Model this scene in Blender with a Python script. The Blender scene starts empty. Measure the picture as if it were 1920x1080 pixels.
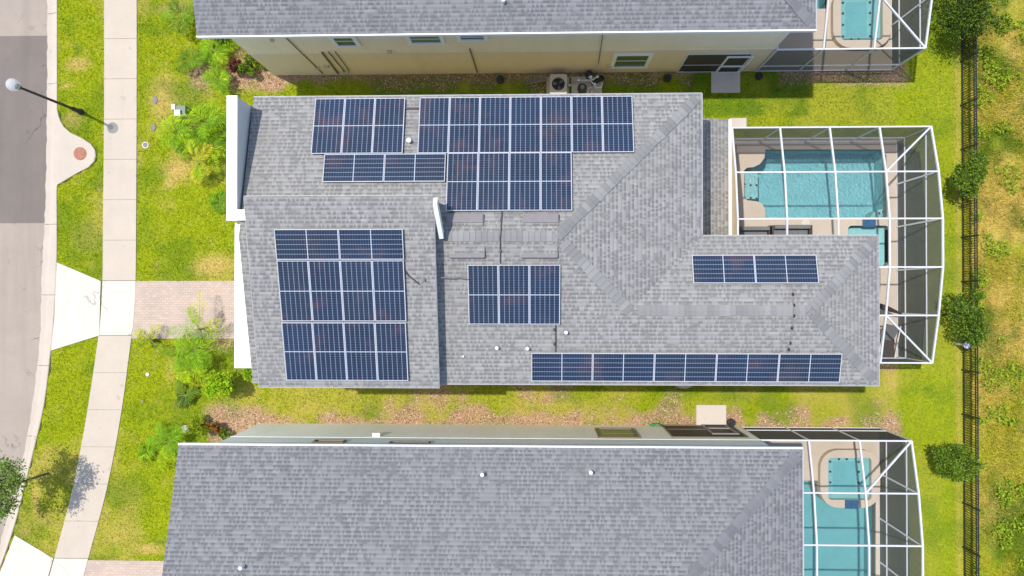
import bpy, math, random
import numpy as np
from mathutils import Vector, Matrix
from mathutils.geometry import tessellate_polygon

# ------------------------------------------------------------ camera, world, sun, exposure
S = bpy.context.scene
FPX, NADX, NADY, CAMH = 1490.0, 1010.0, 553.0, 33.6      # focal length / nadir in px of the 1920 wide photo, height in m
_d = Vector(((NADX-960)/FPX, -(NADY-540)/FPX, -1.0)).normalized()
ROT = _d.rotation_difference(Vector((0, 0, -1))).to_matrix()
cam = bpy.data.cameras.new('camera'); camo = bpy.data.objects.new('camera', cam)
S.collection.objects.link(camo); S.camera = camo
cam.sensor_width = 36; cam.lens = FPX/1920*36; cam.clip_end = 2000; cam.clip_start = 0.1
camo.matrix_world = Matrix.Translation((0, 0, CAMH)) @ ROT.to_4x4()

W = bpy.data.worlds.new('World'); S.world = W; W.use_nodes = True
SUN_EL = math.radians(70.3); SUN_DIR = Vector((-0.894, 0.447, 0))   # horizontal direction towards the sun
nt = W.node_tree; sky = nt.nodes.new('ShaderNodeTexSky'); sky.sky_type = 'NISHITA'; sky.sun_disc = False
sky.sun_elevation = SUN_EL; sky.sun_rotation = math.atan2(SUN_DIR.x, SUN_DIR.y) % (2*math.pi)
nt.links.new(sky.outputs[0], nt.nodes['Background'].inputs[0]); nt.nodes['Background'].inputs[1].default_value = 0.15
sl = bpy.data.lights.new('sun', 'SUN'); sl.energy = 2.8; sl.angle = math.radians(0.8); sl.color = (1.0, 0.955, 0.89)
so = bpy.data.objects.new('sun', sl); S.collection.objects.link(so)
sv = Vector((SUN_DIR.x*math.cos(SUN_EL), SUN_DIR.y*math.cos(SUN_EL), math.sin(SUN_EL)))
so.rotation_euler = sv.to_track_quat('Z', 'Y').to_euler(); so.location = (0, 0, 40)
S.view_settings.view_transform = 'Standard'; S.view_settings.look = 'None'
S.view_settings.exposure = 0.5; S.view_settings.gamma = 1.0

def ray(px, py): return ROT @ Vector(((px-960)/FPX, -(py-540)/FPX, -1.0))
def P(px, py, z=0.0):                                   # photo measurement -> point at height z
    r = ray(px, py); t = (z-CAMH)/r.z
    return Vector((r.x*t, r.y*t, z))
def PP(px, py, co, n):                                  # ... -> point on a plane
    r = ray(px, py); o = Vector((0, 0, CAMH)); t = (co-o).dot(n)/r.dot(n)
    return o+r*t
def PY(px, py, y):
    r = ray(px, py); t = y/r.y
    return Vector((r.x*t, y, CAMH+r.z*t))

random.seed(7); rng = np.random.default_rng(11)
R = random.uniform

# ------------------------------------------------------------ node helpers and materials
def newmat(name):
    m = bpy.data.materials.new(name); m.use_nodes = True
    return m, m.node_tree, m.node_tree.nodes['Principled BSDF']
def N(t, typ, **kw):
    n = t.nodes.new('ShaderNode'+typ)
    for k, v in kw.items(): setattr(n, k, v)
    return n
def math_(t, op, a, b=None, c=None):
    n = N(t, 'Math', operation=op)
    for i, x in enumerate((a, b, c)):
        if x is None: continue
        if isinstance(x, (int, float)): n.inputs[i].default_value = x
        else: t.links.new(x, n.inputs[i])
    return n.outputs[0]
def mixc(t, fac, a, b, mode='MIX'):
    n = N(t, 'Mix', data_type='RGBA', blend_type=mode)
    for i, x in ((0, fac), (6, a), (7, b)):
        if isinstance(x, (int, float)): n.inputs[i].default_value = x
        elif isinstance(x, tuple): n.inputs[i].default_value = (*x, 1)
        else: t.links.new(x, n.inputs[i])
    return n.outputs[2]
def noise(t, scale, detail=3, rough=.55, vec=None, dim='3D'):
    n = N(t, 'TexNoise', noise_dimensions=dim); n.inputs['Scale'].default_value = scale
    n.inputs['Detail'].default_value = detail; n.inputs['Roughness'].default_value = rough
    if vec is not None: t.links.new(vec, n.inputs['Vector'])
    return n.outputs[0]
def ramp(t, fac, stops):
    n = N(t, 'ValToRGB'); t.links.new(fac, n.inputs[0]); e = n.color_ramp.elements
    while len(e) < len(stops): e.new(.5)
    for i, (p, c) in enumerate(stops): e[i].position = p; e[i].color = (*c, 1)
    return n.outputs[0]
def rng_(t, v, a, b, c, d):
    n = N(t, 'MapRange'); t.links.new(v, n.inputs[0])
    for i, x in enumerate((a, b, c, d)): n.inputs[i+1].default_value = x
    return n.outputs[0]
def bump(t, b, h, strength=.3, dist=.02):
    n = N(t, 'Bump'); n.inputs['Strength'].default_value = strength; n.inputs['Distance'].default_value = dist
    t.links.new(h, n.inputs['Height']); t.links.new(n.outputs[0], b.inputs['Normal'])
def geo(t): return N(t, 'NewGeometry').outputs['Position']

def plain(name, col, rough=.6, var=.12, scale=6, metal=0, fine=60):
    m, t, b = newmat(name); p = geo(t)
    f = noise(t, scale, 4, .6, p); g = noise(t, fine, 2, .5, p)
    s = math_(t, 'ADD', rng_(t, f, .25, .75, 1-var, 1+var), rng_(t, g, .25, .75, -var*.5, var*.5))
    c = mixc(t, 1.0, col, (1, 1, 1), 'MULTIPLY'); vm = N(t, 'VectorMath', operation='SCALE')
    t.links.new(c, vm.inputs[0]); t.links.new(s, vm.inputs[3]); t.links.new(vm.outputs[0], b.inputs['Base Color'])
    b.inputs['Roughness'].default_value = rough; b.inputs['Metallic'].default_value = metal
    return m

def stucco(name, col):
    m, t, b = newmat(name); p = geo(t); sm = N(t, 'VectorMath', operation='MULTIPLY'); t.links.new(p, sm.inputs[0]); sm.inputs[1].default_value = (1.3, 1, .18)
    c = mixc(t, rng_(t, noise(t, 1, 5, .65, sm.outputs[0]), .42, .72, 0, .35), col, tuple(k*f for k, f in zip(col, (.84, .80, .70))))
    c = mixc(t, rng_(t, noise(t, 2.5, 4, .6, p), .5, .75, 0, .25), c, tuple(k*.82 for k in col))
    t.links.new(c, b.inputs['Base Color']); b.inputs['Roughness'].default_value = .95; b.inputs['Specular IOR Level'].default_value = .2
    bump(t, b, noise(t, 45, 3, .7, p), .35, .01)
    return m

def concrete(name, a, b_, rough=.85, stain=.25, crack=0, streak=.12):
    m, t, b = newmat(name); p = geo(t)
    f = noise(t, .9, 5, .65, p); g = noise(t, 9, 4, .7, p); h = noise(t, 60, 2, .6, p)
    c = mixc(t, rng_(t, f, .3, .7, 0, 1), a, b_)
    st = math_(t, 'MULTIPLY', rng_(t, g, .55, .8, 0, 1), stain)
    c = mixc(t, st, c, tuple(x*.62 for x in a))
    c = mixc(t, rng_(t, h, .35, .65, 0, .18), c, tuple(x*.75 for x in b_))
    v = N(t, 'TexVoronoi', feature='DISTANCE_TO_EDGE'); v.inputs['Scale'].default_value = .33
    w = N(t, 'VectorMath', operation='ADD'); nn = N(t, 'TexNoise'); nn.inputs['Scale'].default_value = 1.2; nn.inputs['Detail'].default_value = 5
    t.links.new(p, nn.inputs['Vector']); t.links.new(p, w.inputs[0]); t.links.new(nn.outputs['Color'], w.inputs[1]); t.links.new(w.outputs[0], v.inputs['Vector'])
    cr = math_(t, 'MULTIPLY', math_(t, 'LESS_THAN', v.outputs[0], .006), rng_(t, noise(t, .5, 2, .5, p), .5, .6, 0, crack))
    c = mixc(t, cr, c, tuple(x*.35 for x in a))
    sm = N(t, 'VectorMath', operation='MULTIPLY'); t.links.new(p, sm.inputs[0]); sm.inputs[1].default_value = (1.5, .10, 1)
    c = mixc(t, rng_(t, noise(t, 1, 4, .6, sm.outputs[0]), .48, .68, 0, streak), c, tuple(x*.72 for x in b_))
    c = mixc(t, math_(t, 'MULTIPLY', rng_(t, noise(t, 2.2, 2, .5, p), .68, .74, 0, 1), stain), c, tuple(x*.55 for x in a))
    t.links.new(c, b.inputs['Base Color']); b.inputs['Roughness'].default_value = rough
    bump(t, b, h, .25, .01)
    return m

def shingle(name, dark, mid, light, tint):
    m, t, b = newmat(name)
    uv = N(t, 'UVMap').outputs[0]; sp = N(t, 'SeparateXYZ'); t.links.new(uv, sp.inputs[0])
    U, V = sp.outputs[0], sp.outputs[1]
    row = math_(t, 'FLOOR', math_(t, 'DIVIDE', V, .145)); fr = math_(t, 'FRACT', math_(t, 'DIVIDE', V, .145))
    def wn(a, bb, seed):
        w = N(t, 'TexWhiteNoise', noise_dimensions='3D'); c = N(t, 'CombineXYZ')
        t.links.new(a, c.inputs[0]); t.links.new(bb, c.inputs[1]); c.inputs[2].default_value = seed
        t.links.new(c.outputs[0], w.inputs[0]); return w.outputs[0]
    off = wn(row, row, 3.1)
    wob = math_(t, 'MULTIPLY', math_(t, 'SINE', math_(t, 'ADD', math_(t, 'MULTIPLY', U, 6.1), math_(t, 'MULTIPLY', off, 40))), .45)
    cell = math_(t, 'ADD', math_(t, 'ADD', math_(t, 'DIVIDE', U, .205), math_(t, 'MULTIPLY', off, 17)), wob)
    ci = math_(t, 'FLOOR', cell); cf = math_(t, 'FRACT', cell)
    v1 = wn(ci, row, 1.3); v2 = wn(ci, row, 5.9); v3 = wn(ci, row, 8.2)
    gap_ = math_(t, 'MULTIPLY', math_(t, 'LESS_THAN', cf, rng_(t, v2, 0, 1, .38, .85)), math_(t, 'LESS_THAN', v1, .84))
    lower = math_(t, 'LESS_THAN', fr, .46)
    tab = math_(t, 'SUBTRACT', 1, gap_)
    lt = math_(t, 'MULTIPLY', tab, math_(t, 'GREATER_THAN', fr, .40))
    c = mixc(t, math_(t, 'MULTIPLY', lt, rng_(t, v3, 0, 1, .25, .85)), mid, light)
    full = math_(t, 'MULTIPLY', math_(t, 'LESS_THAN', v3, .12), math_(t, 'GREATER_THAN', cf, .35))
    dd = math_(t, 'MAXIMUM', math_(t, 'MULTIPLY', gap_, lower), math_(t, 'MULTIPLY', full, .6))  # dashes paint the raised tabs' shadow into the colour, plus random dark shingles
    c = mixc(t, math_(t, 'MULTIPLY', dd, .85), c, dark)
    n1 = noise(t, .55, 4, .6, geo(t)); n2 = noise(t, 90, 2, .6, geo(t)); n3 = noise(t, 1.6, 4, .7, geo(t))
    c = mixc(t, rng_(t, n1, .4, .7, 0, .35), c, tint)
    c = mixc(t, rng_(t, n3, .45, .72, 0, .30), c, mid)
    c = mixc(t, rng_(t, n2, .4, .62, 0, .2), c, dark)
    cb = N(t, 'CombineXYZ'); t.links.new(math_(t, 'MULTIPLY', U, 1.6), cb.inputs[0]); t.links.new(math_(t, 'MULTIPLY', V, .22), cb.inputs[1])
    c = mixc(t, rng_(t, noise(t, 1.0, 5, .65, cb.outputs[0]), .5, .72, 0, .32), c, dark)
    t.links.new(c, b.inputs['Base Color']); b.inputs['Roughness'].default_value = .92; b.inputs['Specular IOR Level'].default_value = .2
    hgt = math_(t, 'ADD', math_(t, 'MULTIPLY', math_(t, 'MULTIPLY', tab, lower), .5), math_(t, 'SUBTRACT', 1, fr))
    bump(t, b, hgt, .4, .01)
    return m

M = {}
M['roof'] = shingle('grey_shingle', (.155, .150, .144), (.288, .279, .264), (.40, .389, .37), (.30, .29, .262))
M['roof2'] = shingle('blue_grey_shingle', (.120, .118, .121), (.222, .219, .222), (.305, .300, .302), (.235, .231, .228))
M['cap'] = plain('cap_shingle', (.235, .235, .24), .9, .22, 5, fine=25)
M['cap2'] = plain('blue_cap_shingle', (.20, .205, .235), .9, .22, 5, fine=25)
M['white'] = plain('white_paint', (.84, .84, .83), .45, .03, 2)
M['gutter'] = plain('grey_gutter', (.42, .42, .43), .5, .05, 2)
M['trim'] = plain('pale_trim', (.62, .63, .63), .5, .05, 2)
M['alum'] = plain('white_aluminium', (.66, .66, .67), .35, .03, 3)
M['cream'] = stucco('cream_stucco', (.90, .79, .60))
M['cream2'] = stucco('tan_stucco', (.80, .65, .45))
M['greige'] = stucco('greige_stucco', (.90, .89, .82))
M['sage'] = plain('sage_trim', (.66, .70, .67), .8, .03, 1)
M['bronze'] = plain('bronze_frame', (.17, .14, .10), .5, .05)
M['black'] = plain('black_metal', (.018, .02, .02), .4, .1)
M['dark'] = plain('dark_plastic', (.04, .04, .045), .5, .1)
M['greyvent'] = plain('grey_vent', (.22, .20, .20), .7, .08)
M['pvc'] = plain('white_plastic', (.75, .75, .73), .4, .04)
M['beige'] = plain('beige_plastic', (.55, .50, .38), .5, .05)
M['road_l'] = concrete('light_asphalt', (.405, .335, .27), (.36, .30, .245), .9, .35, .8, .35)
M['road_d'] = concrete('dark_asphalt', (.225, .185, .155), (.19, .16, .138), .9, .3, .8, .35)
M['curb'] = concrete('curb_concrete', (.60, .51, .41), (.53, .455, .37), .85, .3)
M['walk'] = concrete('walk_concrete', (.59, .50, .395), (.53, .45, .36), .85, .35)
M['newc'] = concrete('new_concrete', (.70, .635, .53), (.64, .58, .485), .85, .25, .5, .2)
M['deck'] = concrete('deck_paint', (.56, .465, .36), (.50, .42, .33), .8, .15)
M['pad'] = concrete('pad_concrete', (.66, .58, .50), (.60, .53, .46), .85, .2)
M['iron'] = plain('rusty_iron', (.38, .16, .10), .8, .3, 12)
M['greenbox'] = plain('green_box', (.10, .16, .11), .5, .1)
M['stem'] = plain('palm_stem', (.26, .38, .05), .7, .15)
M['hose'] = plain('green_hose', (.02, .30, .08), .35, .1)
M['bark'] = plain('bark', (.16, .11, .07), .9, .3, 10)
M['poolwall'] = plain('aqua_plaster', (.215, .50, .54), .7, .10, 2.2, fine=9)
M['poolstep'] = plain('aqua_ledge_plaster', (.30, .55, .56), .7, .10, 2.2, fine=9)
M['calmwall'] = plain('teal_plaster', (.15, .365, .385), .7, .08, 1.2, fine=9)
M['calmstep'] = plain('pale_teal_plaster', (.21, .42, .43), .7, .08, 1.2, fine=9)
M['tile'] = plain('blue_tile', (.03, .10, .20), .25, .35, 12)
M['cushion'] = plain('grey_cushion', (.16, .16, .165), .9, .08)
M['wicker'] = plain('dark_wicker', (.045, .035, .03), .7, .2)

def pavers():
    m, t, b = newmat('brick_pavers'); p = geo(t)
    k = N(t, 'TexBrick', offset=.5); t.links.new(p, k.inputs['Vector'])
    for n_, v in (('Scale', 1), ('Brick Width', .21), ('Row Height', .105), ('Mortar Size', .008), ('Mortar Smooth', .2), ('Bias', -.1)): k.inputs[n_].default_value = v
    k.inputs['Color1'].default_value = (.56, .42, .33, 1); k.inputs['Color2'].default_value = (.44, .35, .29, 1); k.inputs['Mortar'].default_value = (.33, .27, .23, 1)
    c = mixc(t, rng_(t, noise(t, 1.3, 4, .6, p), .35, .7, 0, .45), k.outputs[0], (.60, .47, .36))
    t.links.new(c, b.inputs['Base Color']); b.inputs['Roughness'].default_value = .9
    return m
M['pavers'] = pavers()

def ground_mat():
    m, t, b = newmat('lawn_ground'); p = geo(t)
    a = N(t, 'Attribute', attribute_name='cover'); s = N(t, 'SeparateColor'); t.links.new(a.outputs['Color'], s.inputs[0])
    f = noise(t, 7, 5, .7, p); g = noise(t, 28, 4, .75, p)
    c = ramp(t, f, [(.30, (.17, .25, .010)), (.5, (.31, .36, .012)), (.7, (.45, .43, .018))])
    c = mixc(t, rng_(t, g, .35, .65, 0, .45), c, (.17, .23, .010))
    dry = ramp(t, g, [(.35, (.40, .28, .06)), (.65, (.70, .50, .16))])
    c = mixc(t, s.outputs[1], c, dry)
    mul = ramp(t, g, [(.3, (.14, .075, .045)), (.5, (.42, .25, .16)), (.68, (.66, .46, .32))])
    c = mixc(t, s.outputs[0], c, mul)
    c = mixc(t, s.outputs[2], c, (.10, .19, .015))
    t.links.new(c, b.inputs['Base Color']); b.inputs['Roughness'].default_value = .95
    bump(t, b, g, .6, .04); b.inputs['Specular IOR Level'].default_value = 0
    return m
M['ground'] = ground_mat()
M['soil'] = plain('soil', (.16, .17, .05), .95, .3, .5, fine=4)

def leafmat(name, rough=.55, sss=.25, spec=.12):
    m, t, b = newmat(name); a = N(t, 'Attribute', attribute_name='tint')
    t.links.new(a.outputs['Color'], b.inputs['Base Color']); b.inputs['Roughness'].default_value = rough; b.inputs['Specular IOR Level'].default_value = spec
    tr = N(t, 'BsdfTranslucent'); t.links.new(a.outputs['Color'], tr.inputs[0])
    mx = N(t, 'MixShader'); mx.inputs[0].default_value = sss
    t.links.new(b.outputs[0], mx.inputs[1]); t.links.new(tr.outputs[0], mx.inputs[2])
    t.links.new(mx.outputs[0], t.nodes['Material Output'].inputs[0])
    return m
M['leaf'] = leafmat('leaf'); M['blade'] = leafmat('grass_blade', .9, .3, 0); M['chip'] = leafmat('mulch_chip', .9, 0.0, 0)

def screen(name, op, col):
    m, t, b = newmat(name); b.inputs['Base Color'].default_value = (*col, 1); b.inputs['Roughness'].default_value = .8
    tr = N(t, 'BsdfTransparent'); mx = N(t, 'MixShader'); mx.inputs[0].default_value = op
    t.links.new(tr.outputs[0], mx.inputs[1]); t.links.new(b.outputs[0], mx.inputs[2])
    t.links.new(mx.outputs[0], t.nodes['Material Output'].inputs[0])
    return m
M['capt'] = leafmat('tinted_cap_shingle', .92, 0, .2)
M['scr_roof'] = screen('roof_screen_mesh', .06, (.10, .10, .10))
M['scr_wall'] = screen('wall_screen_mesh', .78, (.108, .108, .118))
M['scr_dark'] = screen('dark_screen_mesh', .86, (.05, .045, .038))

def glassmat(name, col, rough=.08):
    m, t, b = newmat(name); b.inputs['Base Color'].default_value = (*col, 1); b.inputs['Roughness'].default_value = rough
    b.inputs['Specular IOR Level'].default_value = .5
    return m
M['glass'] = glassmat('window_glass', (.035, .045, .045)); M['glassg'] = glassmat('green_window_glass', (.09, .13, .05), .3)
M['lens'] = glassmat('lamp_glass', (.78, .78, .78), .3)

def water(name, ws):
    m, t, b = newmat(name); t.nodes.remove(b)
    tr = N(t, 'BsdfTransparent'); tr.inputs[0].default_value = (.90, .98, .985, 1)
    gl = N(t, 'BsdfGlossy'); gl.inputs['Roughness'].default_value = .12
    fr = N(t, 'Fresnel'); fr.inputs[0].default_value = 1.33
    mx = N(t, 'MixShader'); bp = N(t, 'Bump'); bp.inputs['Strength'].default_value = 1; bp.inputs['Distance'].default_value = ws
    h = noise(t, 8, 4, .7, geo(t)); t.links.new(h, bp.inputs['Height']); t.links.new(bp.outputs[0], gl.inputs['Normal']); t.links.new(bp.outputs[0], fr.inputs['Normal'])
    t.links.new(fr.outputs[0], mx.inputs[0]); t.links.new(tr.outputs[0], mx.inputs[1]); t.links.new(gl.outputs[0], mx.inputs[2])
    t.links.new(mx.outputs[0], t.nodes['Material Output'].inputs[0])
    return m
M['globe'] = screen('lamp_globe_glass', .45, (.85, .85, .84))
M['water'] = water('pool_water', .012); M['ripple'] = water('rippled_pool_water', .10)

def cellmat():
    m, t, b = newmat('solar_cells')
    uv = N(t, 'UVMap').outputs[0]; sp = N(t, 'SeparateXYZ'); t.links.new(uv, sp.inputs[0])
    U, V = sp.outputs[0], sp.outputs[1]                       # u 0..6 across, v 0..24 along
    def line(x, w):
        f = math_(t, 'FRACT', x); d = math_(t, 'MINIMUM', f, math_(t, 'SUBTRACT', 1, f))
        return math_(t, 'LESS_THAN', d, w)
    lu = line(U, .055); lv = line(V, .085)
    mid = math_(t, 'LESS_THAN', math_(t, 'ABSOLUTE', math_(t, 'SUBTRACT', V, 12)), .16)
    bus = line(math_(t, 'MULTIPLY', U, 5), .07)
    w = N(t, 'TexWhiteNoise', noise_dimensions='4D'); c = N(t, 'CombineXYZ')
    t.links.new(math_(t, 'FLOOR', U), c.inputs[0]); t.links.new(math_(t, 'FLOOR', V), c.inputs[1])
    oi = N(t, 'ObjectInfo'); t.links.new(c.outputs[0], w.inputs[0]); t.links.new(oi.outputs['Random'], w.inputs[1])
    n = noise(t, .5, 3, .6, geo(t))
    c1 = mixc(t, rng_(t, n, .35, .65, 0, 1), (.010, .017, .038), (.012, .026, .062))
    c1 = mixc(t, math_(t, 'MULTIPLY', rng_(t, w.outputs[0], .5, 1, 0, 1), .4), c1, (.028, .022, .04))
    c1 = mixc(t, rng_(t, noise(t, 1.1, 3, .6, geo(t)), .52, .72, 0, .6), c1, (.095, .048, .050))  # reddish reflection painted into the cell colour in soft patches
    c1 = mixc(t, rng_(t, oi.outputs['Random'], .45, 1, 0, .5), c1, (.020, .026, .040))
    c1 = mixc(t, math_(t, 'MULTIPLY', bus, .15), c1, (.2, .25, .34))
    c1 = mixc(t, math_(t, 'MULTIPLY', lv, .36), c1, (.15, .21, .28))
    c1 = mixc(t, math_(t, 'MULTIPLY', lu, .68), c1, (.28, .36, .46))
    c1 = mixc(t, mid, c1, (.48, .53, .60))
    t.links.new(c1, b.inputs['Base Color']); b.inputs['Roughness'].default_value = .3; b.inputs['Specular IOR Level'].default_value = .3
    return m
M['cells'] = cellmat()
M['pframe'] = plain('panel_frame', (.58, .59, .63), .35, .03, 3)

# ------------------------------------------------------------ objects and meshes
COL = S.collection
def tag(o, label=None, cat=None, group=None, kind=None):
    if label: o['label'] = label
    if cat: o['category'] = cat
    if group: o['group'] = group
    if kind: o['kind'] = kind
    return o
def thing(name, loc, label, cat, group=None, rz=0):
    o = bpy.data.objects.new(name, None); COL.objects.link(o); o.empty_display_size = .3
    o.location = loc; o.rotation_euler = (0, 0, rz)
    return tag(o, label, cat, group)
def rootloc(o):
    v = Vector((0, 0, 0))
    while o is not None: v += o.location; o = o.parent
    return v
def copy_tree(o, parent=None):
    c = o.copy(); COL.objects.link(c); c.parent = parent
    for ch in [x for x in bpy.data.objects if x.parent == o]: copy_tree(ch, c)
    return c

def color_mesh(name, V, Fc, C, mat, parent=None, loc=(0, 0, 0)):
    me = bpy.data.meshes.new(name); k = Fc.shape[1]
    me.vertices.add(len(V)); me.vertices.foreach_set('co', (V-np.array(loc)).ravel().astype(np.float32))
    me.loops.add(Fc.size); me.loops.foreach_set('vertex_index', Fc.ravel().astype(np.int32))
    me.polygons.add(len(Fc)); me.polygons.foreach_set('loop_start', np.arange(0, Fc.size, k, dtype=np.int32)); me.polygons.foreach_set('loop_total', np.full(len(Fc), k, dtype=np.int32))
    me.update(calc_edges=True)
    a = me.color_attributes.new('tint', 'FLOAT_COLOR', 'POINT'); a.data.foreach_set('color', np.concatenate([C, np.ones((len(C), 1))], 1).ravel().astype(np.float32))
    me.materials.append(mat); o = bpy.data.objects.new(name, me); COL.objects.link(o)
    if parent: o.parent = parent
    return o

class MB:
    def __init__(s): s.v = []; s.f = []; s.uv = {}
    def face(s, pts, uv=None):
        i = len(s.v); s.v += [tuple(p) for p in pts]; s.f.append(tuple(range(i, i+len(pts))))
        if uv: s.uv[len(s.f)-1] = uv
        return s
    def rface(s, pts):                                   # a roof plane, uv in metres along / up the slope
        pts = [Vector(p) for p in pts]; n = (pts[1]-pts[0]).cross(pts[2]-pts[0]).normalized()
        if n.z < 0: pts.reverse(); n = -n
        u = Vector((0, 0, 1)).cross(n).normalized(); v = n.cross(u)
        return s.face(pts, [(p.dot(u), p.dot(v)) for p in pts])
    def box(s, x0, x1, y0, y1, z0, z1):
        i = len(s.v)
        s.v += [(x, y, z) for z in (z0, z1) for y in (y0, y1) for x in (x0, x1)]
        for q in ((0, 2, 3, 1), (4, 5, 7, 6), (0, 1, 5, 4), (2, 6, 7, 3), (0, 4, 6, 2), (1, 3, 7, 5)): s.f.append(tuple(i+k for k in q))
        return s
    def beam(s, p, q, w, h=None, up=(0, 0, 1)):
        h = h or w; p = Vector(p); q = Vector(q); d = (q-p).normalized(); up = Vector(up)
        if abs(d.dot(up)) > .98: up = Vector((1, 0, 0))
        a = d.cross(up).normalized()*w/2; b = a.cross(d).normalized()*h/2; i = len(s.v)
        for e in (p, q): s.v += [tuple(e+x*a+y*b) for x, y in ((-1, -1), (1, -1), (1, 1), (-1, 1))]
        for k in ((0, 1, 2, 3), (7, 6, 5, 4), (0, 4, 5, 1), (1, 5, 6, 2), (2, 6, 7, 3), (3, 7, 4, 0)): s.f.append(tuple(i+x for x in k))
        return s
    def tube(s, pts, rad, n=8):
        pts = [Vector(p) for p in pts]; rs = rad if isinstance(rad, (list, tuple)) else [rad]*len(pts); i0 = len(s.v)
        for k, p in enumerate(pts):
            d = (pts[min(k+1, len(pts)-1)]-pts[max(k-1, 0)]).normalized(); up = Vector((0, 0, 1)) if abs(d.z) < .95 else Vector((1, 0, 0))
            a = d.cross(up).normalized(); b = a.cross(d)
            for j in range(n):
                t = 2*math.pi*j/n; s.v.append(tuple(p+(a*math.cos(t)+b*math.sin(t))*rs[k]))
        for k in range(len(pts)-1):
            for j in range(n): s.f.append((i0+k*n+j, i0+k*n+(j+1) % n, i0+(k+1)*n+(j+1) % n, i0+(k+1)*n+j))
        s.f.append(tuple(i0+j for j in range(n))[::-1]); s.f.append(tuple(i0+(len(pts)-1)*n+j for j in range(n)))
        return s
    def lathe(s, c, prof, n=20, sx=1, sy=1):             # prof: (r, z)
        i0 = len(s.v)
        for r, z in prof:
            for j in range(n):
                t = 2*math.pi*j/n; s.v.append((c[0]+r*sx*math.cos(t), c[1]+r*sy*math.sin(t), c[2]+z))
        for k in range(len(prof)-1):
            for j in range(n): s.f.append((i0+k*n+j, i0+k*n+(j+1) % n, i0+(k+1)*n+(j+1) % n, i0+(k+1)*n+j))
        s.f.append(tuple(i0+(len(prof)-1)*n+j for j in range(n)))
        return s
    def slab(s, outer, z0, z1, holes=(), bottom=False):
        loops = [[Vector((p[0], p[1], z1)) for p in outer]]+[[Vector((p[0], p[1], z1)) for p in h] for h in holes]
        flat = [p for l in loops for p in l]; i = len(s.v); s.v += [tuple(p) for p in flat]
        for tri in tessellate_polygon(loops):
            a, b, c = (flat[k] for k in tri)
            tri = tuple(i+k for k in tri)
            s.f.append(tri if (b-a).cross(c-a).z > 0 else tri[::-1])
        for l in loops:
            for k in range(len(l)):
                a, b = l[k], l[(k+1) % len(l)]; s.face([(a.x, a.y, z0), (b.x, b.y, z0), tuple(b), tuple(a)])
        return s
    def build(s, name, mat, parent=None, smooth=False, recalc=True):
        o0 = rootloc(parent) if parent else Vector((0, 0, 0))
        me = bpy.data.meshes.new(name); me.from_pydata([(x-o0.x, y-o0.y, z-o0.z) for x, y, z in s.v], [], s.f); me.materials.append(mat)
        if s.uv:
            L = me.uv_layers.new(name='UVMap')
            for fi, uvs in s.uv.items():
                p = me.polygons[fi]
                for k, li in enumerate(p.loop_indices): L.data[li].uv = uvs[k]
        if smooth: me.polygons.foreach_set('use_smooth', [True]*len(me.polygons))
        o = bpy.data.objects.new(name, me); COL.objects.link(o)
        if parent: o.parent = parent
        return o
def struct(name, mb, mat, kind='structure'): return tag(mb.build(name, mat), kind=kind)

def catmull(pts, sub=6):
    out = []
    for i in range(len(pts)-1):
        p0, p1, p2, p3 = (Vector((*pts[max(0, min(len(pts)-1, k))], 0)) for k in (i-1, i, i+1, i+2))
        for j in range(sub):
            t = j/sub; q = .5*((2*p1)+(p2-p0)*t+(2*p0-5*p1+4*p2-p3)*t*t+(3*p1-p0-3*p2+p3)*t**3)
            out.append((q.x, q.y))
    return out+[tuple(pts[-1][:2])]

# ------------------------------------------------------------ ground plan (photo measurements on the ground)
def G(*a): return [tuple(P(x, y).xy) for x, y in a]
def ext(line, top=18, bot=-20):                          # lengthen a north-south line beyond the picture
    a, b = line[0], line[-1]; c = line[-2]
    s = (b[0]-c[0])/(b[1]-c[1])
    return [(a[0], top)]+line+[(b[0]+s*(bot-b[1]), bot)]
road_edge = ext(catmull(G((86, -20), (86, 130), (85, 250), (82, 400), (77, 490), (75, 545), (72, 640), (58, 760), (40, 860), (10, 975), (-20, 1080))))
curb_e = ext(catmull(G((108, -20), (108, 200)), 1)+catmull(G((108, 205), (113, 225), (128, 246), (160, 262), (176, 276), (180, 292), (172, 310), (145, 325), (108, 347)), 4)
             + catmull(G((107, 350), (107, 490), (100, 620), (96, 656), (83, 760), (60, 860), (28, 985), (-5, 1080)), 5))
walk_w = ext(catmull(G((196, -20), (196, 200), (194, 400), (193, 524), (189, 600), (184, 640), (163, 780), (136, 920), (103, 1045), (92, 1085))))
walk_e = ext(catmull(G((257, -20), (257, 200), (256, 400), (255, 524), (251, 600), (246, 640), (227, 780), (200, 920), (166, 1047), (156, 1085))))
def lx(line, y):                                         # x of a north-south line at y
    for a, b in zip(line, line[1:]):
        if min(a[1], b[1]) <= y <= max(a[1], b[1]) and a[1] != b[1]: return a[0]+(b[0]-a[0])*(y-a[1])/(b[1]-a[1])
    return line[0][0] if y > line[0][1] else line[-1][0]

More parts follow.
